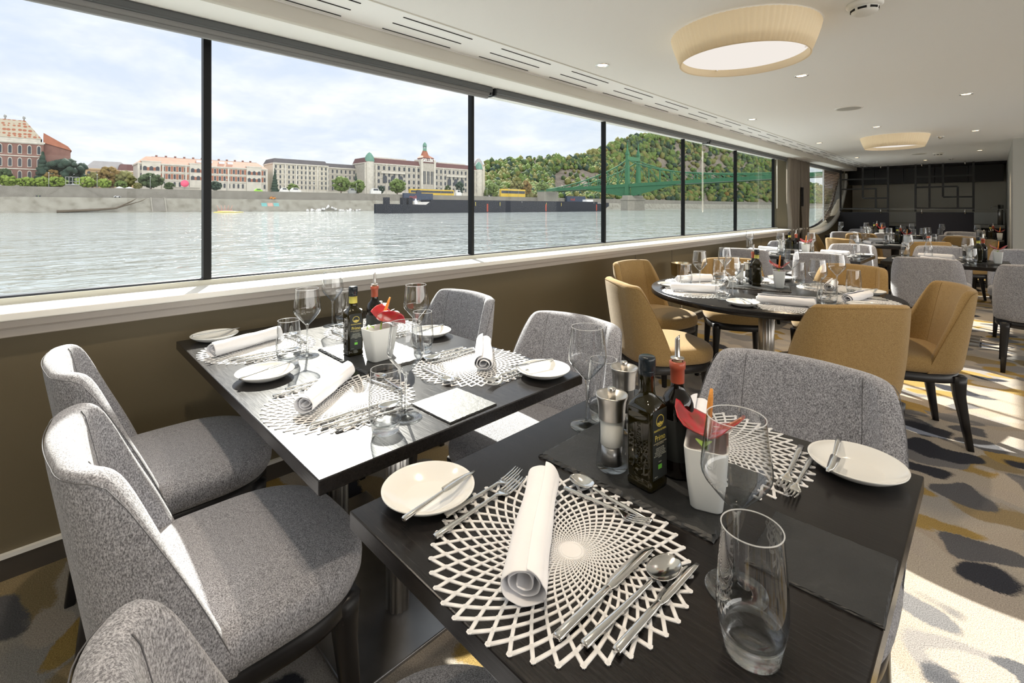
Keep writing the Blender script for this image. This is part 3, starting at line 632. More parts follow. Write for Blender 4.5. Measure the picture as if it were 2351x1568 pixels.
# ================================================================== TABLES
TZ = .75
def col_mesh(r, z0, z1, nfl=14):
    n = nfl*4; ring = [((r-(.0035 if j % 4 < 2 else 0))*cos(2*pi*j/n), (r-(.0035 if j % 4 < 2 else 0))*sin(2*pi*j/n)) for j in range(n)]
    return MB().rings([[(x, y, z) for x, y in ring] for z in (z0, z1)])
def rect_table(x0, x1, y0, y1, label, cols, base, group=None):
    cx_, cy_ = (x0+x1)/2, (y0+y1)/2; t = thing('dining_table', label, 'table', (cx_, cy_, 0), 0, group)
    o = part('tabletop', MB().box(x0-cx_, x1-cx_, y0-cy_, y1-cy_, TZ-.032, TZ), 'table_laminate', t, smooth=False); bevel(o, .0025, 2)
    for c_ in cols:
        part('column', col_mesh(.036, .02, TZ-.03).xf(Matrix.Translation((c_-cx_, 0, 0))), 'brushed_steel', t)
        part('collar', MB().box(c_-cx_-.10, c_-cx_+.10, -.10, .10, TZ-.045, TZ-.033), 'black_plastic', t)
    o = part('base_plate', MB().box(base[0]-cx_, base[1]-cx_, -base[2], base[2], 0, .012), 'base_steel', t); bevel(o, .003, 2)
    return t
def round_table(x, y, r, label):
    t = thing('round_table', label, 'table', (x, y, 0)); n = 96
    part('tabletop', MB().lathe([(0, TZ), (r-.003, TZ), (r, TZ-.003), (r, TZ-.031), (r-.003, TZ-.034), (0, TZ-.034)], n), 'table_laminate', t)
    part('column', col_mesh(.045, .02, TZ-.03, 16), 'brushed_steel', t); part('base_plate', MB().lathe([(0, .02), (.24, .018), (.26, .008), (.26, 0), (0, 0)], 48), 'base_steel', t)
    return t
rect_table(-2.276, -.922, .385, 1.228, 'dark wood four-seat table at the window, nearest the camera', (-1.33, -1.75), (-1.98, -1.165, .235))
rect_table(-.793, -.098, .385, 1.24, 'dark wood two-seat table in the foreground', (-.45,), (-.70, -.19, .25))
round_table(-1.02, 3.28, .70, 'dark round table among mustard chairs, middle of the room')
rect_table(-2.276, -.922, 5.68, 6.52, 'dark four-seat table at the window, behind the round table', (-1.33, -1.75), (-1.98, -1.165, .235))
rect_table(-.80, .10, 5.93, 6.77, 'dark table at the right edge, behind the grey chairs', (-.35,), (-.6, -.1, .25))
round_table(-1.02, 8.85, .70, 'dark round table further back with mustard chairs')
rect_table(-2.276, -.922, 10.62, 11.46, 'dark four-seat table in front of the left bar screen', (-1.33, -1.75), (-1.98, -1.165, .235))
rect_table(-.78, .10, 10.5, 11.3, 'dark table in front of the right bar screen', (-.35,), (-.6, -.1, .25))

chair('grey', -1.25, .28, 0, 'grey chair at the left of the picture, its whole seat in view', GG)
chair('grey', -1.90, .28, 0, 'grey chair on the left beside the wall, behind the nearer one', GG)
chair('grey', -.480, .284, 0, 'grey chair cut off by the bottom left edge, only its backrest top showing', GG)
chair('grey', -1.90, 1.33, pi, 'grey chair across the near window table, beside the wall', GG)
chair('grey', -1.17, 1.29, pi, 'grey chair across the near window table, sunlit seat away from the wall', GG)
chair('grey', -.392, 1.31, pi, 'large grey chair on the far side of the foreground two-seat table', GG)
TC = (-1.02, 3.28)
for a, rr, s in ((-47, .66, 'with its wide back to the camera, centre right'), (24, .72, 'right of the round table, turned side-on with slender black legs'), (76, .90, 'beyond the round table on the right, inner back sunlit'),
              (122, .86, 'beyond the round table on the window side, seat seen under the tabletop'), (172, .86, 'left of the round table, nearest the wall'), (-124, .76, 'left front of the round table, pale back to the camera')):
    x = TC[0]+rr*cos(R(a)); y = TC[1]+rr*sin(R(a)); chair('mustard', x, y, R(a)+pi/2, 'mustard chair '+s, MG)
for x, y, rz, s in ((-1.87, 5.52, 0, 'at the second window table, camera side, next to the wall'), (-1.18, 5.52, 0, 'at the second window table, camera side, away from the wall'), (-1.87, 6.62, pi, 'across the second window table, next to the wall'), (-1.18, 6.60, pi, 'across the second window table, away from the wall'),
                 (-.42, 5.68, 0, 'with its full back to the camera, between mustard chair and right edge'), (.24, 5.52, 0, 'cut by the right edge, full back to the camera'), (-.42, 6.95, pi, 'across the right-hand table, napkin in front of it'), (.20, 6.95, pi, 'cut by the right edge, across the right-hand table'),
                 (-1.87, 10.4, 0, 'at the bar-side window table, camera side'), (-1.25, 10.45, 0, 'at the bar-side window table, camera side, right one'), (-1.87, 11.55, pi, 'across the bar-side window table'), (-.42, 10.25, 0, 'in front of the right bar screen, camera side'), (-.42, 11.45, pi, 'in front of the right bar screen, far side')):
    chair('grey', x, y, rz, 'grey chair '+s, GG)
TF = (-1.02, 8.85)
for a, rr, s in ((-62, .74, 'right front of the far round table'), (12, .78, 'right of the far round table'), (52, .86, 'beyond the far round table, right'), (122, .84, 'beyond the far round table, left'), (178, .84, 'at the far round table beside the curtain'), (-122, .78, 'left front of the far round table')):
    chair('mustard', TF[0]+rr*cos(R(a)), TF[1]+rr*sin(R(a)), R(a)+pi/2, 'mustard chair '+s, MG)
t = thing('wine_cooler_stand', 'shiny metal wine bucket on a thin stand against the wall', 'wine cooler', (-2.20, 4.55, 0))
part('bucket', MB().lathe([(0, .60), (.085, .60), (.095, .61), (.10, .72), (.104, .722), (.104, .727), (.097, .727), (.092, .615), (0, .61)], 36), 'brass_steel', t)
part('pole', MB().tube([(0, 0, .02), (0, 0, .60)], .011, 12), 'steel', t); part('foot', MB().lathe([(0, .02), (.12, .012), (.125, 0), (0, 0)], 32), 'steel', t)

# ================================================================== TABLEWARE MESHES
def placemat():
    Ro, N_, K = .195, 42, 21; b = MB(); r = [Ro]
    for k in range(K): r.append(r[-1]*(1-.099*(1 if k < 12 else 1.12)))
    def P(k, i): a = 2*pi*(i+(k % 2)*.5)/N_+.03*k; e = 1-r[k]/Ro; return Vector((r[k]*cos(a)+.022*e, r[k]*sin(a)+.012*e, 0))
    def strip(p, q, wd):
        d = (q-p); l = d.length; d.normalize(); nrm = Vector((-d.y, d.x, 0)); p2 = p-d*wd*.4; q2 = q+d*wd*.4; mid = (p2+q2)/2
        vs = []
        for z, s_ in ((0, 1.0), (.0013, 1.0), (.0019, .6)):
            for pt in (p2, q2): vs += [pt+nrm*wd/2*s_+Vector((0, 0, z)), pt-nrm*wd/2*s_+Vector((0, 0, z))]
        b.add(vs, [(0, 2, 6, 4), (1, 5, 7, 3), (0, 4, 5, 1), (2, 3, 7, 6), (4, 6, 10, 8), (5, 9, 11, 7), (8, 10, 11, 9), (4, 8, 9, 5), (6, 7, 11, 10)])
    for k in range(K):
        wd = .0054*(r[k]/Ro)**.7
        for i in range(N_):
            j = i if k % 2 == 0 else i
            q_ = P(k, i); b.add([q_+Vector((wd*.8*cos(c_*pi/3), wd*.8*sin(c_*pi/3), .00185)) for c_ in range(6)], [(0, 1, 2, 3, 4, 5)])
            strip(P(k, i), P(k+1, i if k % 2 == 0 else i+1), wd); strip(P(k, i), P(k+1, i-1 if k % 2 == 0 else i), wd)
    rr = r[-1]; ec = 1-rr/Ro; b.lathe([(rr*.8, 0), (rr*.8, .0018), (rr*1.04, .0018), (rr*1.04, 0)], 42, (.022*ec, .012*ec))
    b.add([(rr*.85*cos(2*pi*q/20)+.022*ec, rr*.85*sin(2*pi*q/20)+.012*ec, .0017) for q in range(20)], [tuple(range(20))])
    return b.mesh('placemat', 'mat_vinyl', merge=False, fix=False)
def loft(prof, n=12, sq=1.):
    rs = []
    for y, hw, ht, zc in prof:
        rs.append([(hw*(abs(cos(2*pi*j/n))**sq)*(1 if cos(2*pi*j/n) >= 0 else -1), y, zc+ht*(abs(sin(2*pi*j/n))**sq)*(1 if sin(2*pi*j/n) >= 0 else -1)) for j in range(n)])
    return rs
def handle(L_, s=1.): # from y=0 (butt) to y=L_
    return [(0, .0055*s, .0030*s, .0042), (.002, .0064*s, .0038*s, .0045), (.03, .0058*s, .0036*s, .0044), (.08*L_/.13, .0042*s, .0032*s, .0046), (L_*.88, .0032*s, .0028*s, .0052), (L_, .0030*s, .0024*s, .0062)]
def knife(L_=.225, s=1.):
    hl = L_*.48; b = MB().rings(loft([(0, .0058*s, .0034*s, .0045), (.002, .0066*s, .0044*s, .005), (.035, .0062*s, .0042*s, .005), (hl*.8, .0055*s, .0038*s, .005), (hl, .0052*s, .0034*s, .005), (hl+.002, .004*s, .0026*s, .005)]))
    y = hl; e = L_-hl; rs = []
    for q, x0, x1, th in ((0, -.0045, .0045, .0022), (.05, -.006, .006, .0016), (.12, -.0095, .007, .0012), (.5, -.0100, .0075, .0010), (.8, -.0085, .0075, .0008), (.93, -.004, .0072, .0007), (1., .0045, .0068, .0005)):
        rs.append([(x0*s, y+e*q, .0046), (x0*.3*s, y+e*q, .0046+th), (x1*s, y+e*q, .0046+th), (x1*s, y+e*q, .0046-th), (x0*.3*s, y+e*q, .0046-th)])
    b.rings(rs); return b.mesh('knife', 'steel', fix=True)
def spoon(L_=.21, s=1.):
    bl = L_*.30; hl = L_-bl; b = MB().rings(loft(handle(hl*.98, s)+[(hl+.006, .0042*s, .0016*s, .0045)]))
    nu, nv = 14, 18; top = []; bot = []
    for i in range(nu+1):
        q = i/nu; top_r = []; bot_r = []
        for j in range(nv+1):
            p = -1+2*j/nv; hw = .0215*s*math.sqrt(max(0, 1-(2*q-1)**2))*(1+.10*(.5-q)) + 1e-4; x = hw*p; y = hl+bl*q; d2 = p*p*max(0, 1-(2*q-1)**2)+(2*q-1)**2
            z = .0012+.0078*d2; top_r.append((x, y, z+.0012)); bot_r.append((x, y, z))
        top.append(top_r); bot.append(bot_r)
    vs = [p for r_ in top for p in r_]+[p for r_ in bot for p in r_]; m = nv+1; o = (nu+1)*m
    fs = [(i*m+j, i*m+j+1, (i+1)*m+j+1, (i+1)*m+j) for i in range(nu) for j in range(nv)]; fs += [tuple(a+o for a in f[::-1]) for f in fs]
    for j in range(nv): fs += [(j, o+j, o+j+1, j+1), (nu*m+j, nu*m+j+1, o+nu*m+j+1, o+nu*m+j)]
    for i in range(nu): fs += [(i*m, (i+1)*m, o+(i+1)*m, o+i*m), (i*m+nv, o+i*m+nv, o+(i+1)*m+nv, (i+1)*m+nv)]
    b.add(vs, fs); return b.mesh('spoon', 'steel')
def fork(L_=.21, s=1.):
    tl = L_*.22; pl = L_*.12; hl = L_-tl-pl
    b = MB().rings(loft(handle(hl, s)+[(hl+pl*.35, .0065*s, .0012*s, .0048), (hl+pl*.6, .0108*s, .0011*s, .0030), (hl+pl, .0122*s, .0010*s, .0022)], 12, .8))
    y0 = hl+pl-.002
    for k in range(4):
        x = (-.0101+k*.00673)*s; rs = []
        for q, hw in ((0, .0023), (.3, .0019), (.7, .0016), (.95, .0010), (1., .0005)):
            y = y0+tl*q; z = .0020+.0085*q*q; rs.append([(x*(1-.04*q)+a*hw*s, y, z+c*.0009) for a, c in ((1, 1), (-1, 1), (-1, -1), (1, -1))])
        b.rings(rs)
    return b.mesh('fork', 'steel')
def butter():
    hl = .09; b = MB().rings(loft([(0, .0056, .0030, .0045), (.002, .0062, .0038, .005), (.03, .005, .0034, .005), (hl, .0036, .0028, .005), (hl+.003, .0030, .0020, .005)]))
    rs = []
    for q, x0, x1 in ((0, -.003, .003), (.04, -.004, .004), (.12, -.0115, .006), (.5, -.0105, .0065), (.8, -.006, .0065), (1., .003, .0058)):
        y = hl+.085*q; rs.append([(x0, y, .0048), (x0*.3, y, .0056), (x1, y, .0057), (x1, y, .0041), (x0*.3, y, .0041)])
    b.rings(rs); return b.mesh('butter_knife', 'steel')
def napkin(seed):
    rn = random.Random(seed); Ln = .268; sheets = []; m = 120; turns = 2.6; rs = []
    nl = 26
    for i in range(nl+1):
        q = i/nl; y = -Ln/2+Ln*q; row = []; sc = 1-.05*sin(q*5+seed)+.03*sin(q*13+seed*2)
        for j in range(m+1):
            p = j/m
            if p < .86:
                pp = p/.86; a = 2*pi*turns*pp+pi*1.0; r = (.006+.0222*pp**.8)*sc
                wob = 1+.10*sin(3*a+seed+q*2)*(1-pp)+.018*sin(7*a+9*q)
                x = r*1.10*cos(a)*wob; z = .0225+r*.84*sin(a)*wob; x -= .000
            else:
                pp = (p-.86)/.14; a0 = 2*pi*turns+pi; r = .0282*sc; x0 = r*1.10*cos(a0); z0 = .0225+r*.84*sin(a0); 
                a1 = a0+.9*pp; x = (r*1.1+.005*pp)*cos(a1)+.004*pp; z = .0225+(r*.84+.003*pp)*sin(a1)
            row.append((x*(1)+.003*sin(q*4+seed), y+.006*sin(p*6)*(1 if i in (0, nl) else 0)+(.008 if i == 0 and p > .8 else 0)*-1, z+.0014*mnoise.noise(Vector((x*40, y*28, z*40+seed)))))
        rs.append(row)
    zmin = min(p[2] for r_ in rs for p in r_); rs = [[(p[0], p[1], p[2]-zmin+.0016) for p in r_] for r_ in rs]
    b = MB().rings(rs, False, False, False); o = ob('tmp', b.mesh('napkin', 'napkin_cloth', fix=False)); bake(o, ('SOLIDIFY', dict(thickness=.0024, offset=0)), ('SUBSURF', dict(levels=1, render_levels=1)))
    me = o.data; bpy.data.objects.remove(o); me.name = 'napkin'; return me
def lathe_mesh(name, prof, m, n=48): return MB().lathe(prof, n).mesh(name, m)
def plate():
    return lathe_mesh('bread_plate', [(0, .0034), (.044, .0034), (.047, .0042), (.052, .0062), (.066, .0125), (.080, .0215), (.0828, .0238), (.084, .0232), (.0835, .0212), (.068, .0090), (.052, .0012), (.048, 0), (.044, 0), (.043, .0012), (0, .0012)], 'porcelain', 72)
ME = dict(mat=placemat(), knife=knife(), knife2=knife(.205, .92), spoon=spoon(), dspoon=spoon(.175, .85), fork=fork(.215), fork2=fork(.19, .9), dfork=fork(.165, .85), butter=butter(), plate=plate(), nap=[napkin(1.3), napkin(4.1), napkin(7.7)])
# wine glass: thin bowl + solid stem and foot
BOWL = [(.0035, .112), (.010, .116), (.020, .127), (.032, .141), (.0415, .153), (.0452, .161), (.0462, .168), (.0455, .178), (.0425, .203), (.0395, .225), (.0378, .2405)]
ME['bowl'] = lathe_mesh('bowl', BOWL, 'thin_crystal', 56)
ME['rim'] = lathe_mesh('rim', [(.0378+.0009*cos(a), .2405+.0009*sin(a)) for a in [2*pi*k/8 for k in range(9)]], 'crystal_rim', 56)
ME['stem'] = lathe_mesh('stem', [(0, .117), (.007, .1155), (.0065, .111), (.0042, .104), (.0035, .09), (.0034, .05), (.0038, .02), (.0055, .010), (.012, .0055), (.028, .003), (.0395, .0018), (.0405, .0012), (.0400, .0004), (.020, .0), (0, .0)], 'crystal', 48)
ME['tumbler'] = lathe_mesh('wall', [(.0300, .022), (.0345, .026), (.0385, .038), (.0398, .052), (.0395, .075), (.0375, .105), (.0352, .132), (.0340, .1480)], 'thin_crystal', 56)
ME['trim'] = lathe_mesh('rim', [(.0340+.0009*cos(a), .148+.0009*sin(a)) for a in [2*pi*k/8 for k in range(9)]], 'crystal_rim', 56)
ME['tbase'] = lathe_mesh('base', [(0, .0165), (.012, .0162), (.022, .0175), (.0300, .0225), (.0345, .0262), (.0358, .027), (.0340, .019), (.0318, .008), (.0305, .001), (.0285, 0), (0, .0006)], 'crystal', 56)
def item(name, me, label, cat, loc, rz, group=None): return tag(ob(name, me, None, loc, rz), label, cat, group)
PR = {}
def wineglass(x, y, label, z=TZ):
    if 'w' not in PR:
        t = thing('wine_glass', label, 'wine glass', (x, y, z), 0, 'empty wine glasses'); ob('bowl', ME['bowl'], t); ob('stem', ME['stem'], t); ob('rim', ME['rim'], t); PR['w'] = t; return t
    return dup(PR['w'], (x, y, z), rnd.uniform(0, 6), label)
def tumbler(x, y, label, z=TZ):
    if 't' not in PR:
        t = thing('water_glass', label, 'water glass', (x, y, z), 0, 'empty water glasses'); ob('wall', ME['tumbler'], t); ob('base', ME['tbase'], t); ob('rim', ME['trim'], t); PR['t'] = t; return t
    return dup(PR['t'], (x, y, z), rnd.uniform(0, 6), label)
KN = [0]
def setting(cx_, cy_, rz, where, detail=2, nap=(-.04, .01, 38), plate=(-.245, -.075), bk=None, wine=(.228, .105), tum=(.262, .02), skip=()):
    KN[0] += 1; k = KN[0]; c, s = cos(rz), sin(rz); zt = TZ+.0021
    def W(x, y, z=zt): return (cx_+x*c-y*s, cy_+x*s+y*c, z)
    def put(name, key, lb, cat, x, y, deg, grp, z=zt, jit=1.5):
        if name in skip: return
        return item(name, ME[key] if isinstance(key, str) else key, '%s, %s' % (lb, where), cat, W(x, y, z), rz+R(deg+rnd.uniform(-jit, jit)), grp)
    put('placemat', 'mat', 'white openwork round placemat', 'placemat', 0, 0, 0, 'white openwork placemats', TZ, 20)
    put('napkin', ME['nap'][k % 3], 'rolled white napkin on the placemat', 'napkin', nap[0], nap[1], nap[2], 'rolled white napkins')
    if plate:
        put('bread_plate', 'plate', 'white bread plate', 'plate', plate[0], plate[1], 0, 'white bread plates', TZ)
        b = bk or (plate[0]+.03, plate[1]-.085, 12)
        o = put('butter_knife', 'butter', 'butter knife lying across the bread plate', 'knife', b[0], b[1], b[2], 'butter knives', TZ+.0205, 0)
    if wine: wineglass(*W(*wine)[:2], 'wine glass, '+where)
    if tum: tumbler(*W(*tum)[:2], 'water tumbler, '+where)
    if detail >= 1:
        put('dinner_fork', 'fork', 'steel dinner fork left of the napkin', 'fork', -.146, -.128, 4, 'dinner forks')
        put('dinner_knife', 'knife', 'steel dinner knife next to the napkin', 'knife', .105, -.128, 0, 'dinner knives')
        put('soup_spoon', 'spoon', 'steel soup spoon between the two knives', 'spoon', .134, -.112, -2, 'soup spoons')
        put('starter_knife', 'knife2', 'steel starter knife, outermost on the right', 'knife', .166, -.092, -1, 'starter knives')
    if detail >= 2:
        put('starter_fork', 'fork2', 'steel starter fork, outermost on the left', 'fork', -.176, -.085, 4, 'starter forks')
        put('dessert_spoon', 'dspoon', 'steel dessert spoon above the placemat centre', 'spoon', .078, .150, 88, 'dessert spoons', zt+.001)
        put('dessert_fork', 'dfork', 'steel dessert fork below the dessert spoon', 'fork', -.085, .122, -82, 'dessert forks')
# --- foreground two-seat table
setting(-.480, .575, 0, 'near seat of the foreground table', nap=(-.040, -.010, 38), plate=(-.247, -.07), bk=(-.193, -.156, 10), wine=(.228, .111), tum=(.276, .030))
setting(-.445, 1.06, pi, 'far seat of the foreground table', nap=(.035, -.01, 20), plate=(-.25, -.105), bk=(-.205, -.185, 6), wine=(.25, .116), tum=(.247, .052))
# --- near window table
setting(-1.262, .590, 0, 'near aisle seat, first window table', nap=(-.07, -.01, 42), plate=(-.335, -.09), bk=(-.30, -.17, 20), wine=(.221, .065), tum=(.247, -.007))
setting(-1.955, .590, 0, 'near wall seat, first window table', nap=(-.03, -.03, 22), plate=(-.245, -.09), bk=(-.25, -.165, 8), wine=(.234, .088), tum=(.272, .011))
setting(-1.235, 1.035, pi, 'far aisle seat, first window table', nap=(.02, -.07, 48), plate=(-.23, -.10), bk=(-.20, -.18, -14), wine=(.285, .035), tum=(.241, .036))
setting(-1.90, 1.03, pi, 'far wall seat, first window table', nap=(0, -.05, 35), plate=(-.26, -.12), wine=(.185, .096), tum=(.215, .03))
# --- round table
for a, nd, wh in ((-62, 80, 'near seat of the round table'), (2, 75, 'right-hand seat of the round table'), (55, 40, 'far right seat of the round table'), (120, 20, 'far left seat of the round table'), (178, 60, 'left seat of the round table'), (-128, -28, 'left front seat of the round table')):
    setting(TC[0]+.475*cos(R(a)), TC[1]+.475*sin(R(a)), R(a)+pi/2, wh, detail=2, nap=(0, 0, nd), plate=(-.215, -.06), wine=(.19, .13), tum=(.22, .05))
# --- second window table, right table, far tables
for cx_, cy_, rz, wh, dt in ((-1.24, 5.90, 0, 'near aisle seat, second window table', 1), (-1.93, 5.90, 0, 'near wall seat, second window table', 1), (-1.24, 6.29, pi, 'far aisle seat, second window table', 1), (-1.9, 6.29, pi, 'far wall seat, second window table', 1),
                         (-.40, 6.16, 0, 'near seat of the right-hand table', 1), (-.42, 6.55, pi, 'far seat of the right-hand table', 1),
                         (-1.25, 10.84, 0, 'near aisle seat, bar-side table', 0), (-1.9, 10.84, 0, 'near wall seat, bar-side table', 0), (-1.25, 11.25, pi, 'far aisle seat, bar-side table', 0), (-1.9, 11.25, pi, 'far wall seat, bar-side table', 0),
                         (-.42, 10.72, 0, 'near seat, right bar-side table', 0), (-.42, 11.1, pi, 'far seat, right bar-side table', 0)):
    setting(cx_, cy_, rz, wh, detail=dt, nap=(0, 0, rnd.choice((30, 60, 80))), wine=(.22, .08), tum=(.25, .0))
for a, wh in ((-62, 'right front seat'), (2, 'right seat'), (55, 'far right seat'), (120, 'far left seat'), (178, 'seat beside the curtain'), (-122, 'left front seat')):
    setting(TF[0]+.475*cos(R(a)), TF[1]+.475*sin(R(a)), R(a)+pi/2, '%s of the far round table' % wh, detail=0, nap=(0, 0, rnd.choice((20, 60, 80))), plate=(-.215, -.06), wine=(.19, .13), tum=(.22, .05))

# ================================================================== SLATES AND TABLE CENTRES
def slate_mesh(name, lx, ly, h, seed, rough=.0065):
    rn = random.Random(seed); outl = []; st = .006
    def edge(x0, y0, x1, y1):
        n = int(math.hypot(x1-x0, y1-y0)/st)
        for i in range(n): outl.append((x0+(x1-x0)*i/n, y0+(y1-y0)*i/n))
    c = .004
    edge(-lx, -ly, lx, -ly); edge(lx, -ly, lx, ly); edge(lx, ly, -lx, ly); edge(-lx, ly, -lx, -ly)
    rs = []
    for z, ins in ((0, 0), (h*.35, .0), (h*.7, rough*.5), (h, rough)):
        row = []
        for x, y in outl:
            ex = lx-ins*(.5+rn.random()); ey = ly-ins*(.5+rn.random()); jit = rough*.35*(rn.random()-.5)
            row.append((max(-ex, min(ex, x))+jit, max(-ey, min(ey, y))+jit, z))
        rs.append(row)
    return MB().rings(rs).mesh(name, 'slate', smooth=False)
ME['slate'] = slate_mesh('slate_board', .185, .128, .008, 3); ME['menu'] = slate_mesh('menu_slate', .083, .080, .0045, 5, .002)
def oil_bottle(t, band):
    def sq(hw, z, rc, n=7):
        pts = []
        for qx, qy, a0 in ((1, 1, 0), (-1, 1, 90), (-1, -1, 180), (1, -1, 270)):
            for k in range(n): a = R(a0+90*k/(n-1)); pts.append((qx*(hw-rc)+rc*cos(a), qy*(hw-rc)+rc*sin(a), z))
        return pts
    b = MB().rings([sq(.0245, 0, .006), sq(.0272, .003, .006), sq(.0275, .012, .006), sq(.0258, .016, .007), sq(.0268, .024, .006), sq(.0275, .12, .006), sq(.0280, .144, .007), sq(.0270, .151, .012), sq(.0205, .161, .014), sq(.0155, .168, .0145), sq(.0140, .178, .0135), sq(.0132, .214, .013), sq(.0145, .216, .0142), sq(.0145, .219, .0142)])
    g = part('glass_body', b, 'oil_glass', t)
    part('screw_cap', MB().lathe([(.0145, .206), (.0152, .207), (.0148, .209), (.0152, .211), (.0152, .214), (.0148, .215), (.0155, .217)]+[(.0155, .217), (.0158, .234), (.0150, .239), (.0135, .2405), (0, .2405)], 40), 'black_lid', t)
    if band: part('neck_band', MB().lathe([(.0146, .182), (.0142, .186), (.0142, .206), (.0150, .206)], 32), 'yellow_band', t, 'yellow paper neck band')
    la = part('label', MB().box(.0276, .0281, -.0215, .0215, .022, .148), 'dark_label', t, 'dark label with gold tree emblem and green mark')
    X = .0284; rot = (pi/2, 0, pi/2)
    n = 28; ring = MB()
    ring.rings([[(X, r_*cos(2*pi*k/n), .128+r_*.92*sin(2*pi*k/n)) for k in range(n)] for r_ in (.0105, .0120)], False, False)
    for yy, zz_, rr_ in ((-.004, .1225, .003), (.004, .1225, .003), (0, .1255, .002), (-.0065, .124, .002), (.0065, .124, .002)): ring.add([(X, yy+rr_*cos(2*pi*k/10), zz_+rr_*.8*sin(2*pi*k/10)) for k in range(10)], [tuple(range(10))])
    ring.box(X-.0003, X, -.0012, .0012, .1165, .125); part('emblem', ring, 'gold_ink', la, 'gold ring emblem with a tree')
    text('lettering', 'FRANTOI CUTRERA', .0050, 'gold_ink', la, (X, 0, .1110), rot, .0001, .85)
    text('script_lettering', 'Primo', .0155, 'gold_ink', la, (X, 0, .0970), rot, .0001, .85)
    text('lettering', 'OLIO EXTRA VERGINE DI OLIVA\nB I O L O G I C O', .0028, 'pale_ink', la, (X, 0, .0865), rot, .0001)
    text('lettering', 'ORGANIC EXTRA\nVIRGIN OLIVE OIL\nHUILE D\'OLIVE VIERGE\nEXTRA BIOLOGIQUE\nBIO NATIVES OLIVENOEL\nEXTRA', .0033, 'grey_ink', la, (X, 0, .0700), rot, .0001)
    text('lettering', 'ITALIA', .003, 'grey_ink', la, (X, 0, .0525), rot, .0001)
    part('green_mark', MB().box(X-.0004, X+.0001, -.0055, .0055, .0395, .0475), 'green_ink', la, 'small green leaf mark')
    text('lettering', '250 ml e', .0028, 'grey_ink', la, (X, -.012, .027), rot, .0001)
    part('side_recess_frame', MB().rings([[(x*q, -.0277, .080+z*q2) for x, z in ((-.010, -.05), (-.006, -.056), (.006, -.056), (.010, -.05), (.010, .05), (.006, .056), (-.006, .056), (-.010, .05))] for q, q2 in ((1, 1), (.88, .975))], False, False), 'oil_glass', t)
    text('embossed_lettering', 'Frantoi Cutrera', .0145, 'oil_glass', t, (0, -.0277, .080), (pi/2, -pi/2, 0), .0008, .95)
def vinegar(t, sq=1.):
    part('glass_body', MB().lathe([(0, .001), (.026, 0), (.0305, .004), (.031, .02), (.031, .122), (.0295, .140), (.024, .154), (.016, .163), (.0125, .172), (.0122, .188), (.0122, .216), (.0105, .216)], 44), 'vinegar_glass', t)
    part('label', MB().lathe([(.0312, .035), (.0315, .0355), (.0315, .112), (.0312, .1125)], 44), 'dark_label', t); part('capsule', MB().lathe([(.0127, .178), (.0130, .179), (.0135, .205), (.0152, .206), (.0154, .2185), (.014, .2195), (.0105, .2195)], 36), 'capsule_red', t, 'red-brown foil capsule')
    p = part('pourer', MB().lathe([(.0075, .217), (.0085, .2235), (.0130, .2245), (.0132, .2265), (.006, .2275), (.0052, .229), (.0048, .250), (.0046, .262)], 24), 'brushed_steel', t, 'steel pourer'); p2 = part('pourer_tip', MB().rings([[(.0046*cos(2*pi*k/16), .0046*sin(2*pi*k/16), .262+(.0 if j == 0 else .005+.005*cos(2*pi*k/16))) for k in range(16)] for j in (0, 1)], False, True), 'brushed_steel', t)
    part('cork', MB().lathe([(.0085, .214), (.0085, .222), (0, .222)], 20), 'cork', t)
def mill(t, fill):
    part('body', MB().lathe([(0, .0), (.0305, .0), (.0315, .003), (.0312, .012), (.0285, .03), (.0255, .05), (.0245, .065), (.0245, .085), (.0258, .100)], 40), 'acrylic', t, 'clear acrylic body')
    part('contents', MB().lathe([(0, .047), (.0225, .047), (.0222, .065), (.0228, .098), (0, .098)], 32), fill, t, 'white salt inside' if fill == 'salt' else 'peppercorns inside')
    part('grinder', MB().lathe([(0, .008), (.021, .008), (.0205, .046), (0, .046)], 28), 'base_steel', t)
    part('steel_head', MB().lathe([(.0262, .098), (.0264, .101), (.0266, .114), (.0284, .132), (.0320, .1435), (.0318, .146), (.029, .1442), (.020, .138), (.012, .1355), (0, .135)], 44), 'brushed_steel', t); part('knob', MB().lathe([(0, .135), (.0082, .135), (.0082, .1575), (.0072, .1590), (0, .1592)], 24), 'brushed_steel', t)
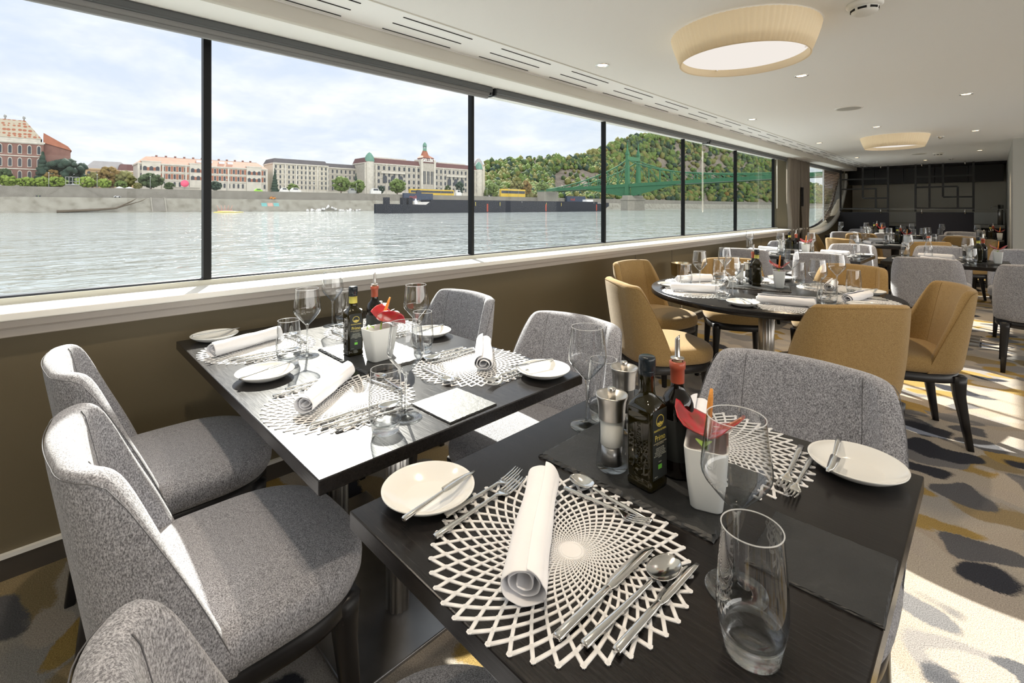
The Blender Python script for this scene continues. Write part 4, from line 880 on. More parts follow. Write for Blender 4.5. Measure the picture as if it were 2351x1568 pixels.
def pot(t, flower):
    def rr(ax, ay, z, rc=.010, n=6):
        pts = []
        for qx, qy, a0 in ((1, 1, 0), (-1, 1, 90), (-1, -1, 180), (1, -1, 270)):
            for k in range(n):
                a = R(a0+90*k/(n-1)); x = qx*(ax-rc)+rc*cos(a); y = qy*(ay-rc)+rc*sin(a); pts.append((x*(1+.08*(1-(y/ay)**2)), y*(1+.02*(1-(x/ax)**2)), z))
        return pts
    part('planter', MB().rings([rr(.024, .036, 0), rr(.0255, .038, .003), rr(.031, .047, .055), rr(.0345, .054, .109), rr(.0345, .054, .111), rr(.0315, .051, .110), rr(.030, .049, .095), rr(.029, .047, .088)]), 'pot_ceramic', t, 'white oblong ceramic pot')
    f = ob('flower', None, t); rs = []; nu, nv = 16, 20
    dx, dy, tilt, zo = flower
    for i in range(nu+1):
        q = i/nu; row = []
        for j in range(nv+1):
            a = 2*pi*j/nv; hr = .056*(1.0-.28*cos(a)*0+.22*abs(cos(a/2)))*(1-.45*math.exp(-((a-pi)/.35)**2))
            r = hr*q; x = r*cos(a)+.016; y = r*sin(a)*.92; z = .030*q*q*(abs(sin(a))**1.3)*1.3-.020*q*q*max(0, cos(a))+.003*sin(5*a)*q+.010*q*q
            row.append((x, y, z))
        rs.append(row)
    mt = Matrix.Translation((dx, dy, .122+zo)) @ Matrix.Rotation(R(78), 4, 'Z') @ Matrix.Rotation(R(tilt), 4, 'Y')
    o = part('spathe', MB().rings(rs, False, False, False).xf(mt), 'anthurium_red', f, 'glossy red heart-shaped spathe', fix=False); bake(o, ('SOLIDIFY', dict(thickness=.0012)))
    part('spadix', MB().tube([mt @ Vector((.0+.0035*k, -.001*k, .003+.0165*k)) for k in range(6)], [.0042, .0055, .0054, .0050, .0044, .0026], 12), 'spadix_orange', f, 'orange spadix')
    part('stalk', MB().tube([(0, 0, .06), (dx*.6, dy*.6, .10), tuple(mt @ Vector((0, 0, -.001)))], .0028, 8), 'leaf_green', f)
    lf = []
    for i in range(9):
        q = i/8; wv = .017*sin(pi*min(1, q*1.05)); lf.append([(-.004+wv*p*.8, -.018-.03*q, .106+.010*sin(q*3)+.004*abs(p)) for p in (-1, -.5, 0, .5, 1)])
    o = part('leaf', MB().rings(lf, False, False, False), 'leaf_green', f, 'green leaf', fix=False); bake(o, ('SOLIDIFY', dict(thickness=.001)))
def centre(key, label, cat, name, fn, loc, rz, *a):
    if key in PR: return dup(PR[key], loc, rz, label)
    t = thing(name, label, cat, loc, rz); fn(t, *a); PR[key] = t; return t
def centrepiece(x, y, rz, where, mills=((-.045, -.062), (-.11, .105)), oil=(.03, -.06), vin=(.06, .01), pt=(.135, -.040), band=True, flower=(0, 0, -8, .0), board=True, prz=None):
    c, s = cos(rz), sin(rz)
    def W(p, z=TZ+.0085): return (x+p[0]*c-p[1]*s, y+p[0]*s+p[1]*c, z)
    item('slate_board', ME['slate'], 'black slate board with rough edges, '+where, 'slate board', (x, y, TZ), rz, 'slate boards')
    centre('salt', 'clear salt mill with steel head, '+where, 'salt mill', 'salt_mill', mill, W(mills[0]), rz, 'salt')
    centre('pepper', 'pepper mill with steel head, '+where, 'pepper mill', 'pepper_mill', mill, W(mills[1]), rz, 'pepper')
    centre('oil%d' % band, 'square olive oil bottle, black cap%s, %s' % (' and yellow band' if band else '', where), 'oil bottle', 'oil_bottle', oil_bottle, W(oil), rz+R(-6), band)
    centre('vin', 'round dark vinegar bottle, red capsule and steel pourer, '+where, 'vinegar bottle', 'vinegar_bottle', vinegar, W(vin), rz)
    centre('pot%s' % str(flower), 'white oblong pot with red anthurium, '+where, 'potted flower', 'potted_anthurium', pot, W(pt), rz+(prz or 0), flower)
centrepiece(-.497, .882, 0, 'on the foreground table', band=False, flower=(0, .004, -4, -.014), mills=((-.046, -.062), (-.118, .098)), oil=(.034, -.064), vin=(.058, .010), pt=(.136, -.036), prz=R(21))
centrepiece(-1.578, .862, 0, 'on the first window table', flower=(-.004, .01, 8, .004), mills=((-.075, -.045), (-.09, .075)), oil=(-.028, -.068), vin=(-.10, .055), pt=(.09, -.03), prz=R(4))
centrepiece(-1.10, 3.38, .3, 'on the round table', mills=((-.11, -.03), (-.06, .09)), oil=(-.01, .03), vin=(-.03, .085), pt=(.12, .01))
centrepiece(-1.60, 6.06, 0, 'on the second window table', mills=((-.12, -.05), (-.10, .07)), oil=(-.04, .0), vin=(.02, .02), pt=(.12, .0))
centrepiece(-.08, 6.36, 0, 'on the right-hand table', mills=((-.09, -.05), (-.12, .07)), oil=(-.03, -.03), vin=(.0, .07), pt=(.10, -.01))
centrepiece(-1.02, 8.85, 0, 'on the far round table')
centrepiece(-1.60, 11.05, 0, 'on the bar-side window table')
centrepiece(-.08, 10.9, 0, 'on the right bar-side table')
for x, y, s in ((-.182, .830, 'right edge of the foreground table'), (-1.020, .790, 'sunlit, near edge of the first window table'), (-1.03, 6.03, 'aisle edge of the second window table')):
    item('menu_slate', ME['menu'], 'small square slate tile lying flat, '+s, 'slate tile', (x, y, TZ), R(1.5), 'small slate tiles')
t = thing('water_bottle', 'clear water bottle with red cap on the right-hand table', 'water bottle', (-.47, 6.36, TZ))
part('glass_body', MB().lathe([(0, .0), (.031, .0), (.034, .004), (.034, .12), (.028, .155), (.015, .19), (.0135, .225)], 36), 'thin_crystal', t); part('cap', MB().lathe([(.0145, .22), (.015, .238), (0, .239)], 24), 'capsule_red', t)

# ================================================================== OUTSIDE: RIVER, EMBANKMENT, CITY
WZ = -1.2
b = MB().add([(-302, -500, WZ), (-2.75, -500, WZ), (-2.75, 2600, WZ), (-302, 2600, WZ)], [(0, 1, 2, 3)]); o = struct('river', b, 'river_water', 'wide grey-green river with sun glitter', smooth=False); tag(o, 'wide grey-green river with sun glitter', 'river', kind='structure')
def extr(pts, y0, y1): # profile (x,z) extruded along Y
    return MB().rings([[(x, y, z) for x, z in pts] for y in (y0, y1)], False, False, False)
struct('embankment_slope', extr([(-299, -2), (-300, -1.0), (-301.5, -.3), (-306, 5.9), (-306.8, 6.1)], -400, 2400), 'stone_bank', 'sloping stone river bank', smooth=False)
struct('embankment_quay', extr([(-306.8, 6.1), (-310, 6.0)], -400, 2400), 'street', smooth=False)
struct('embankment_wall', extr([(-310, 6.0), (-310.2, 10.2), (-310.2, 10.9), (-311, 10.9), (-311, 9.9)], -400, 2400), 'stone_wall', 'stone quay wall below the street', smooth=False)
struct('street', extr([(-311, 9.9), (-700, 10.2)], -400, 2400), 'street', smooth=False)
SX = -345.; GZ = 10.0
def facade(name, label, px0, px1, ytop, X, depth, wall, trim, roofm, rows, nwin, roofh=3., rooftype='hip', wcol='far_pane', ww=.46, pil=0, grp=None, brick=None):
    a = onX(px0, ytop, X); c = onX(px1, ytop, X); y0, y1 = a.y, c.y; zt = (a.z+c.z)/2; W_ = y1-y0
    t = thing(name, label, 'building', (X, y0, GZ)); H = zt-GZ
    part('wall', MB().box(-depth, 0, 0, W_, 0, H), wall, t)
    part('cornice', MB().box(-depth-.5, .7, -.5, W_+.5, H-.8, H), trim, t)
    part('plinth', MB().box(-depth, .25, -.1, W_+.1, 0, H*.16), trim, t)
    if rooftype == 'hip':
        i = min(depth/2, 6.) if roofm in ('roof_salmon', 'roof_grey') else 1.7; part('roof', MB().rings([[(.6, -.4, H), (.6, W_+.4, H), (-depth, W_+.4, H), (-depth, -.4, H)], [(-i, i*.7, H+roofh), (-i, W_-i*.7, H+roofh), (-depth+i*.5, W_-i*.7, H+roofh), (-depth+i*.5, i*.7, H+roofh)]]), roofm, t, smooth=False)
    rh = H*.80/rows; wm = {}
    for r in range(rows):
        z0 = H*.17+rh*r; big = r < rows-1
        part('string_course', MB().box(0, .35, -.1, W_+.1, z0+rh*.92, z0+rh*.99), trim, t)
        if brick and r > 0: part('brick_band', MB().box(0, .12, .8, W_-.8, z0+rh*.12, z0+rh*.80), brick, t)
        sp_ = W_/nwin; ww_ = sp_*ww; hh = rh*.62; n = 6
        pts = [(-ww_/2, 0), (ww_/2, 0)]+[(ww_/2*cos(pi*k/n), hh*.78+hh*.22*sin(pi*k/n)) for k in range(n+1)]
        fr = [(-ww_*.68, -rh*.04), (ww_*.68, -rh*.04)]+[(ww_*.68*cos(pi*k/n), hh*.80+hh*.30*sin(pi*k/n)) for k in range(n+1)]
        me = MB().prism(pts, .06, .28, 'x').mesh('pane', wcol, smooth=False); mf = MB().prism(fr, 0, .22, 'x').mesh('window', trim, smooth=False)
        for k in range(nwin):
            f = ob('window', mf, t, (0, sp_*(k+.5), z0+rh*.16)); ob('pane', me, f)
    for k in range(pil+1 if pil else 0): part('pilaster', MB().box(0, .55, W_*k/pil-.45, W_*k/pil+.45, 0, H), trim, t)
    return t, W_, H
# brick building with patterned roof (left edge)
t, W_, H = facade('brick_hall', 'dark brick building with patterned tile roof at the left edge', -60, 100, 322, -335, 26, 'brick_dark', 'trim_stone', 'roof_tile', 3, 7, 4, 'none', ww=.34)
part('attic', MB().box(-24, -.8, 1, W_-1, H, H+1.6), 'trim_stone', t)
part('roof', MB().rings([[(-.5, .5, H+1.6), (-.5, W_-.5, H+1.6), (-26, W_-.5, H+1.6), (-26, .5, H+1.6)], [(-7, W_*.30, H+11), (-7, W_*.72, H+11), (-14, W_*.72, H+11), (-14, W_*.30, H+11)]]), 'roof_pattern', t, smooth=False)
for q in (.42, .70): part('finial', MB().lathe([(0, H+13.5), (.5, H+13), (.6, H+12.2), (.25, H+11.8), (.4, H+10.8), (0, H+10.8)], 10, (-8, W_*q)), 'pole_grey', t)
part('side_wing', MB().prism([(0, 0), (10, 0), (10, H-3), (5, H), (0, H)], -20, -2, 'x').xf(Matrix.Translation((0, W_, 0))), 'brick_dark', t); part('side_roof', MB().prism([(0, H), (10.5, H-3.2), (9, H-1), (0, H+5)], -20, -1.5, 'x').xf(Matrix.Translation((0, W_, 0))), 'roof_tile', t)
facade('ochre_building', 'low ochre building with pale grey roof behind the trees', 195, 300, 388, -380, 30, 'stucco_ochre', 'stucco_ochre', 'roof_grey', 2, 6, 5)
# long red-and-white hall
t, W_, H = facade('striped_hall', 'long white building with red brick bands and arched windows', 318, 612, 381, SX, 22, 'trim_stone', 'trim_stone', 'roof_salmon', 3, 26, 4.2, ww=.42, pil=6, brick='brick_red')
for q in (.42, .50, .60, .67): part('skylight', MB().box(-5.2, -2.5, W_*q, W_*(q+.045), H+1.9, H+3.4), 'glass_roof', t)
for q in (.02, .36, .82):
    part('gable_block', MB().box(-6, .8, W_*q, W_*(q+.13), 0, H+1.0).box(-6, 1.0, W_*q-.3, W_*(q+.13)+.3, H+.6, H+1.2), 'trim_stone', t)
    for r_ in range(1, 3):
        for k in range(3):
            yy = W_*(q+.13*(k+.5)/3); part('bay_window', MB().prism([(yy-.9, H*(.2+.27*r_)), (yy+.9, H*(.2+.27*r_)), (yy+.9, H*(.32+.27*r_)), (yy, H*(.355+.27*r_)), (yy-.9, H*(.32+.27*r_))], .8, .95, 'x'), 'far_pane', t)
        part('brick_panel', MB().box(.8, .86, W_*q+.6, W_*(q+.13)-.6, H*(.20+.27*r_), H*(.31+.27*r_)), 'brick_red', t)
part('rear_ridge', MB().box(-20, -16, W_*.12, W_*.98, H+3, H+5.2), 'roof_maroon', t)
for k in range(12): part('chimney', MB().box(-18, -16.8, W_*(.15+.07*k), W_*(.15+.07*k)+1., H+5, H+6.2), 'brick_dark', t)
facade('pale_palace', 'pale grey apartment palace with slate roof left of the round trees', 628, 752, 377, SX, 20, 'stucco_cream', 'trim_stone', 'roof_slate', 5, 13, 3.2, ww=.36, pil=5)
facade('corner_house', 'grey corner house behind the round trees', 748, 836, 386, SX-16, 20, 'stucco_grey', 'trim_stone', 'roof_slate', 4, 9, 3., ww=.36)
facade('villa', 'small brown-roofed house beside the striped hall', 272, 318, 392, SX-30, 12, 'stucco_ochre', 'trim_stone', 'roof_maroon', 2, 3, 4)
# the grand hotel
t, W_, H = facade('grand_hotel', 'long white hotel with central red-roofed tower and rooftop sign', 838, 1108, 383, SX, 20, 'stucco_grey', 'trim_stone', 'roof_maroon', 4, 26, 4.0, ww=.40, pil=13)
cy_ = W_*.475
part('central_block', MB().box(-8, 2.0, cy_-7.5, cy_+7.5, 0, H+2.9), 'stucco_grey', t)
for s in (-1, 1): part('corner_pier', MB().box(-8, 2.6, cy_+s*6.6-1.0, cy_+s*6.6+1.0, 0, H+5.8), 'trim_stone', t)
for k in range(3):
    yy = cy_-3.9+3.9*k; part('tall_window', MB().box(2.0, 2.2, yy-1.1, yy+1.1, H*.42, H*.84), 'far_pane', t); part('window_post', MB().box(2.1, 2.35, yy-.12, yy+.12, H*.42, H*.84), 'trim_stone', t)
part('sign_board', MB().box(-6, 2.3, cy_-5.6, cy_+5.6, H+2.8, H+7.4), 'roof_maroon', t)
text('sign_lettering', 'GELL\u00c9RT', 3.5, 'letter_white', t, (2.45, cy_, H+5.0), (pi/2, 0, pi/2), .12, 1.0, bold=.1)
part('tower_roof', MB().rings([[(2.5, cy_-5.8, H+7.3), (2.5, cy_+5.8, H+7.3), (-7, cy_+5.8, H+7.3), (-7, cy_-5.8, H+7.3)], [(-1.6, cy_-2.9, H+10), (-1.6, cy_+2.9, H+10), (-5, cy_+2.9, H+10), (-5, cy_-2.9, H+10)], [(-2.3, cy_-1.4, H+14), (-2.3, cy_+1.4, H+14), (-4.5, cy_+1.4, H+14), (-4.5, cy_-1.4, H+14)]]), 'roof_tile', t, smooth=False)
part('tower_lantern', MB().lathe([(1.6, H+13.6), (1.7, H+15.5), (1.5, H+15.6)], 12, (-3.3, cy_)), 'copper_green', t)
for k in range(8): part('lantern_post', MB().box(-3.3+1.4*cos(k*pi/4)-.12, -3.3+1.4*cos(k*pi/4)+.12, cy_+1.4*sin(k*pi/4)-.12, cy_+1.4*sin(k*pi/4)+.12, H+15.5, H+17.8), 'copper_green', t)
part('tower_dome', MB().lathe([(1.75, H+17.7), (1.75, H+18.6), (1.5, H+19.8), (.9, H+20.8), (.3, H+21.2), (0, H+21.6)], 16, (-3.3, cy_)), 'copper_green', t)
for q in (.035, .965):
    part('corner_turret', MB().lathe([(3.6, 0), (3.6, H+1)], 20, (-1., W_*q)), 'trim_stone', t); part('turret_dome', MB().lathe([(3.9, H+.8), (3.8, H+2.2), (3.1, H+4.8), (1.6, H+7.2), (.5, H+8), (0, H+8.4)], 20, (-1., W_*q)), 'copper_green', t)
for c0 in (.20, .73):
    part('balcony', MB().box(0, 1.5, W_*(c0-.09), W_*(c0+.09), H*.70, H*.76), 'trim_stone', t)
    for k in range(3): yy = W_*(c0-.06+.06*k); part('arcade_arch', MB().prism([(yy-1.8, H*.42), (yy+1.8, H*.42)]+[(yy+1.8*cos(pi*j/8), H*.58+1.6*sin(pi*j/8)) for j in range(9)], .5, .75, 'x'), 'far_pane', t)
    part('set_back_storey', MB().box(-14, -5, W_*(c0-.13), W_*(c0+.13), H+2, H+5.3), 'trim_stone', t)
t = thing('domed_house', 'pale house with round dome right of the hotel', 'building', (SX-22, onX(1098, 400, SX-22).y, GZ)); part('wall', MB().box(-8, 4, -4, 5.5, 0, 33), 'stucco_cream', t); part('dome', MB().lathe([(4.6, 33), (4.5, 35), (3.6, 38), (1.8, 40.4), (0, 41.2)], 20, (-1, .8)), 'roof_grey', t)

# hill
sil = [(1040, 378), (1100, 362), (1150, 353), (1200, 350), (1250, 347), (1300, 350), (1340, 346), (1385, 328), (1420, 312), (1455, 302), (1490, 299), (1540, 303), (1600, 312), (1660, 328), (1720, 342), (1770, 362), (1800, 385), (1830, 405), (1880, 425), (1920, 440)]
ridge = [onX(px, y, -440) for px, y in sil]; rows = []
for q in (0, .12, .25, .4, .55, .7, .85, 1., 1.2):
    row = []
    for i, r_ in enumerate(ridge):
        rr_ = r_ if q <= 1 else Vector((r_.x, r_.y, r_.z)); foot = Vector((-322, r_.y*(.80 if r_.y > 500 else .9), GZ)); p = foot.lerp(Vector((-440, r_.y, max(GZ, r_.z-9))), min(q, 1))
        hq = .5*q+.5*q*q if q <= 1 else 1-.25*(q-1)/.2; p.z = GZ+(max(r_.z-9, GZ)-GZ)*min(1, hq); 
        if q > 1: p.x -= 40
        row.append(p+Vector((mnoise.noise(p*.03)*8, 0, mnoise.noise(p*.05)*5*(0 < q < 1))))
    rows.append(row)
def hill_at(fi, q):
    i = min(int(fi), len(ridge)-2); f = fi-i; ks = (0, .12, .25, .4, .55, .7, .85, 1.); j = 0
    while j < 6 and q > ks[j+1]: j += 1
    g = (q-ks[j])/(ks[j+1]-ks[j]); return rows[j][i].lerp(rows[j][i+1], f).lerp(rows[j+1][i].lerp(rows[j+1][i+1], f), g)
b = MB().rings(rows, False, False, False); o = struct('hill', b, 'rock', 'rocky wooded hill'); 
rn = random.Random(11); pxs = [s_[0] for s_ in sil]
mats = ('leaf_dark', 'leaf_mid', 'leaf_olive', 'leaf_pine', 'leaf_autumn'); fb = {m: MB() for m in mats}
for k in range(5200):
    fi = rn.random()**.85*(len(ridge)-1); q = min(1, rn.random()**.8); p = hill_at(fi, q); i = int(fi)
    d = p.length; py = HOR-(p.z-CAMZ)/((-SA*p.x+CA*p.y))*F_PX; ppx = CX+(CA*p.x+SA*p.y)/(-SA*p.x+CA*p.y)*F_PX
    if 1268 < ppx < 1380 and 388 < py < 440 and (py-388) > .35*abs(ppx-1310)-8 and rn.random() < .93: continue
    if 1510 < ppx < 1690 and 335 < py < 415 and mnoise.noise(p*.022) > .08 and rn.random() < .9: continue
    r_ = rn.uniform(1.9, 4.3)*(d/550)**.6; m = rn.choices(mats, (5, 6, 4, 1.6, .1))[0] if mnoise.noise(p*.012) < .1 else rn.choices(mats, (2, 6, 5, .8, .25))[0]
    fb[m].ico(p+Vector((2, 0, r_*.45)), r_, 1, .25, (1, 1, rn.uniform(.85, 1.35)))
b = MB(); mi = []
for j, m in enumerate(mats): b.add(fb[m].v, fb[m].f); mi += [j]*len(fb[m].f)
me = b.mesh('hillside_woods', mats[0], merge=False, fix=False)
for m in mats[1:]: me.materials.append(M[m])
me.polygons.foreach_set('material_index', mi); tag(ob('hillside_woods', me), 'dense mixed green woods covering the hill behind the bridge', 'woods', kind='stuff')
# individual trees
def tree(px, ytop, wpx, X, mat, label, kind='round', ybase=None):
    p = onX(px, ytop, X); d = (-SA*p.x+CA*p.y); w_ = wpx/F_PX*d/2; H = p.z-GZ; t = thing('tree', label, 'tree', (X, p.y, GZ)); rn = random.Random(int(px*7))
    part('trunk', MB().tube([(0, 0, 0), (0, .1, H*.3), (.1, 0, H*.5)], [.5, .4, .25], 8), 'bark', t); b = MB()
    if kind == 'pine':
        for k in range(9): q = k/8; b.ico((0, 0, H*(.12+.84*q)), 1, 1, .18, (w_*(1-q*.85), w_*(1-q*.85), H*.09))
    else:
        for k in range(110):
            a = rn.uniform(0, 2*pi); cz = rn.uniform(-1, 1); rr = math.sqrt(1-cz*cz)*rn.uniform(.45, .86); cc = H*.56
            b.ico((rr*cos(a)*w_*.9, rr*sin(a)*w_, cc+cz*.72*(H*.44)), rn.uniform(.14, .27)*min(w_, H*.45), 1, .25)
    part('foliage', b, mat, t, merge=False)
for a in ((18, 401, 50, -322, 'leaf_bright', 'bright yellow-green tree at the left window edge'), (60, 405, 44, -322, 'leaf_bright', 'bright green tree beside the brick building'), (12, 384, 34, -330, 'leaf_dark', 'dark tree at the far left edge'), (98, 350, 46, -331, 'leaf_pine', 'tall dark tree touching the brick building', 'pine'), (150, 362, 96, -330, 'leaf_pine', 'broad dark tree right of the brick building'), (120, 386, 36, -326, 'leaf_autumn', 'brownish tree in front of the dark tree'),
          (98, 404, 40, -321, 'leaf_bright', 'bright tree under the tall dark tree'), (130, 404, 44, -320.5, 'leaf_bright', 'bright tree left of the stair kiosk'), (196, 404, 44, -321, 'leaf_bright', 'bright tree right of the stair kiosk'), (212, 392, 30, -326, 'leaf_olive', 'olive tree before the ochre building'), (252, 380, 52, -329, 'leaf_autumn', 'rusty autumn tree before the ochre building'), (286, 390, 48, -327, 'leaf_olive', 'olive autumn tree before the striped hall'),
          (240, 408, 32, -320, 'leaf_bright', 'small bright tree at the white tents'), (278, 413, 28, -320, 'leaf_mid', 'small green tree above the white stall'), (316, 418, 18, -320, 'leaf_olive', 'tiny olive tree right of the white stall'), (346, 394, 54, -323, 'leaf_dark', 'broad dark tree in front of the striped hall'), (390, 417, 24, -321, 'leaf_dark', 'small dark tree left of the pink sign'), (494, 415, 32, -321, 'leaf_pine', 'dark bush just right of the first post'),
          (631, 388, 20, -325, 'leaf_pine', 'narrow dark fir at the pale palace', 'pine'), (672, 420, 30, -322, 'leaf_mid', 'small green tree before the pale palace'), (783, 403, 46, -322, 'leaf_mid', 'round green tree, left one of the pair before the corner house'), (823, 412, 40, -322, 'leaf_mid', 'round green tree, right one of the pair before the corner house'), (817, 399, 16, -328, 'leaf_pine', 'small fir behind the pair of round trees', 'pine'), (912, 409, 44, -321, 'leaf_mid', 'round green tree in front of the hotel left wing'),
          (876, 424, 16, -321, 'leaf_pine', 'small dark tree at the hotel foot'), (1056, 413, 24, -322, 'leaf_pine', 'dark tree just left of the second post', ), (1028, 422, 16, -321, 'leaf_dark', 'small dark tree under the hotel right wing'), (1130, 417, 28, -322, 'leaf_mid', 'green tree right of the hotel'), (1186, 402, 34, -325, 'leaf_olive', 'olive tree at the foot of the hill'), (1160, 425, 16, -321, 'leaf_olive', 'small olive tree on the embankment right of the hotel'), (1208, 412, 30, -323, 'leaf_autumn', 'rusty tree at the foot of the hill'), (1246, 414, 34, -323, 'leaf_mid', 'green tree left of the bridgehead')):
    tree(*a)
# bridge
bt = thing('girder_bridge', 'green steel truss bridge crossing the river towards the right', 'bridge', (-212, 343, 0))
def deckz(x): return 16.3+(x+300)/240*4.6
for s, yy in (('near', 0), ('far', 17)):
    vs = [(x, deckz(x-0)) for x in range(-300, -9, 10)]
    part('deck_girder', MB().rings([[(x+212, yy+dy, z+dz) for dy, dz in ((-.5, 0), (.5, 0), (.5, 2.6), (-.5, 2.6))] for x, z in vs]), 'bridge_green', bt, smooth=False)
    ch = [(-297, 18.5), (-280, 20.3), (-262, 23.5), (-245, 27.5), (-230, 32), (-220, 36), (-212, 40.5), (-204, 37), (-192, 33), (-180, 30), (-165, 27.6), (-148, 26), (-130, 24.8), (-110, 24), (-90, 24)]
    part('top_chord', MB().tube([(x+212, yy, z) for x, z in ch], .55, 6), 'bridge_green', bt)
    def cz(x):
        for (xa, za), (xb, zb_) in zip(ch, ch[1:]):
            if xa <= x <= xb: return za+(zb_-za)*(x-xa)/(xb-xa)
        return 24
    xs = [-290+9.75*k for k in range(21)]
    for k, x in enumerate(xs):
        if cz(x)-deckz(x) < 3.2: continue
        part('truss_post', MB().box(x+212-.28, x+212+.28, yy-.3, yy+.3, deckz(x)+2, cz(x)), 'bridge_green', bt)
        x2 = x+9.75 if x > -212 else x-9.75
        x2 = max(-292, min(-92, x2)); part('diagonal', MB().tube([(x+212, yy, cz(x)), (x2+212, yy, deckz(x2)+2.2)], .3, 5), 'bridge_green', bt)
    part('tower_leg', MB().rings([[(dx*w_, yy+dy*w_, z) for dx, dy in ((-1, -1), (1, -1), (1, 1), (-1, 1))] for z, w_ in ((8, 1.9), (18, 1.6), (30, 1.4), (44, 1.0), (45, 1.5), (46, 1.1), (49, .5), (55, .15))]), 'bridge_green', bt, smooth=False)
part('portal_beam', MB().box(-1, 1, 0, 17, 40, 43), 'bridge_green', bt); part('deck', MB().rings([[(x+212, y, deckz(x)+.6) for y in (0, 17)] for x in range(-300, -9, 10)], False, False, False), 'street', bt, fix=False)
for s in (-1, 1):
    part('haunch', MB().prism([(s*3, 10), (s*44, deckz(-212+s*44)+.3), (s*3, deckz(-212)+.3)], .2, .9, 'y'), 'bridge_green', bt)
part('pier', MB().rings([[(dx*a_, 8.5+dy*c_, z) for dx, dy in ((-1, -.6), (-.5, -1), (.5, -1), (1, -.6), (1, .6), (.5, 1), (-.5, 1), (-1, .6))] for z, a_, c_ in ((-3, 6.6, 13.5), (7, 6.0, 13), (7.2, 6.9, 13.8), (8.6, 6.9, 13.8), (8.7, 5.4, 12.4), (11, 5.2, 12))]), 'bridge_stone', bt, smooth=False)
ab = thing('bridge_abutment', 'stone bridgehead where the green bridge meets the far bank', 'bridgehead', (-309, 343, 0)); part('block', MB().box(-.9, 8, -2, 19, 2, 16.4), 'bridge_stone', ab); part('parapet', MB().box(-.9, 8, -2.3, -1.9, 16.4, 17.4), 'bridge_green', ab)
# barge
p0 = onX(884, 489, -175); p1 = onX(1398, 484, -175); LB = p1.y-p0.y
t = thing('cargo_barge', 'long dark navy cargo barge lying across the river', 'barge', (-175, p0.y, WZ))
hull = [(0, 0), (LB-9, 0), (LB, 3.2), (LB, 5.4), (LB-4, 5.4), (LB-6, 4.4), (LB-10, 4.9), (22, 4.9), (20, 3.6), (0, 3.9)]
part('hull', MB().prism(hull, -9, 0, 'x'), 'barge_navy', t); part('hatch_coaming', MB().box(-8.5, -.4, 23, LB-12, 4.8, 5.9), 'barge_navy', t)
for q in (1., 9., 12.): part('winch_block', MB().box(-3.4, -1.2, q, q+1.9, 3.7, 6.6), 'barge_navy', t)
part('windlass', MB().lathe([(.9, 3.8), (.9, 5.2), (.3, 5.6), (.3, 6.2), (0, 6.3)], 12, (-2, 16)), 'tent_white', t)
for q in (.345, .615, .912): part('draught_mark', MB().box(-.02, .06, LB*q, LB*q+.95, .4, 4.2), 'barge_red', t, 'red vertical marking')
part('stern_deckhouse', MB().box(-6, -3, LB-20, LB-13, 5., 7.3), 'tent_white', t)
for q in (.30, .40, .62, .70): part('yellow_post', MB().box(-.1, .05, LB*q, LB*q+.2, 3.2, 5.0), 'gold_ink', t)
for q in (.1, .5, .9): part('bollard', MB().box(-.8, -.3, LB*q, LB*q+.4, 4.9, 5.6), 'pole_grey', t)
for px0, px1, y0, lb, mm in ((926, 992, 443, 'navy container with red word on the far quay above the barge', 'box_blue'), (1300, 1342, 450, 'dark container with red word behind the barge stern', 'box_blue')):
    a = onX(px0, y0, -308); c = onX(px1, y0, -308); t = thing('container', lb, 'container', (-308, a.y, 6.05)); part('body', MB().box(-1.2, 1.2, 0, c.y-a.y, 0, a.z-6.05), mm, t)
    text('lettering', 'moli', (a.z-6)*.62, 'box_red', t, (1.25, (c.y-a.y)*.3, (a.z-6)*.5), (pi/2, 0, pi/2), .02)
def box_thing(name, label, cat, px0, px1, ytop, ybase, X, mat, depth=2., extra=None):
    a = onX(px0, ytop, X); c = onX(px1, ytop, X); zb_ = onX((px0+px1)/2, ybase, X).z; zb_ = 9.92 if X < -312 else 6.05; t = thing(name, label, cat, (X, a.y, zb_)); w_ = c.y-a.y; h_ = a.z-zb_
    if extra == 'car':
        part('body', MB().prism([(0, .3), (w_, .3), (w_, h_*.62), (w_*.82, h_*.66), (w_*.70, h_), (w_*.22, h_), (w_*.06, h_*.66), (0, h_*.6)], -depth/2, depth/2, 'x'), mat, t)
        part('side_window', MB().prism([(w_*.24, h_*.68), (w_*.74, h_*.68), (w_*.68, h_*.93), (w_*.26, h_*.93)], depth/2, depth/2+.04, 'x'), 'far_pane', t)
        for q in (.2, .8): part('wheel', MB().lathe([(0, -.12), (.36, -.12), (.36, .12), (0, .12)], 14).xf(Matrix.Translation((depth/2, w_*q, .36)) @ Matrix.Rotation(pi/2, 4, 'Y')), 'gasket', t)
    elif extra == 'tent':
        n = max(1, round(w_/4.5)); s_ = w_/n
        for k in range(n):
            part('canopy', MB().add([(-2, s_*k, h_*.55), (2, s_*k, h_*.55), (2, s_*(k+1), h_*.55), (-2, s_*(k+1), h_*.55), (0, s_*(k+.5), h_)], [(0, 1, 4), (1, 2, 4), (2, 3, 4), (3, 0, 4), (3, 2, 1, 0)]), mat, t)
            part('pole', MB().box(1.9, 2, s_*k+.1, s_*k+.2, 0, h_*.56), 'pole_grey', t)
        part('side_wall', MB().box(-2, -1.9, 0, w_, 0, h_*.55), mat, t)
    elif extra == 'tram':
        part('body', MB().box(-1.2, 1.2, 0, w_, .5, h_), mat, t); part('window_band', MB().box(1.2, 1.25, .5, w_-.5, h_*.5, h_*.82), 'far_pane', t); part('roof_gear', MB().box(-.8, .8, w_*.2, w_*.7, h_, h_+.35), 'pole_grey', t)
    return t
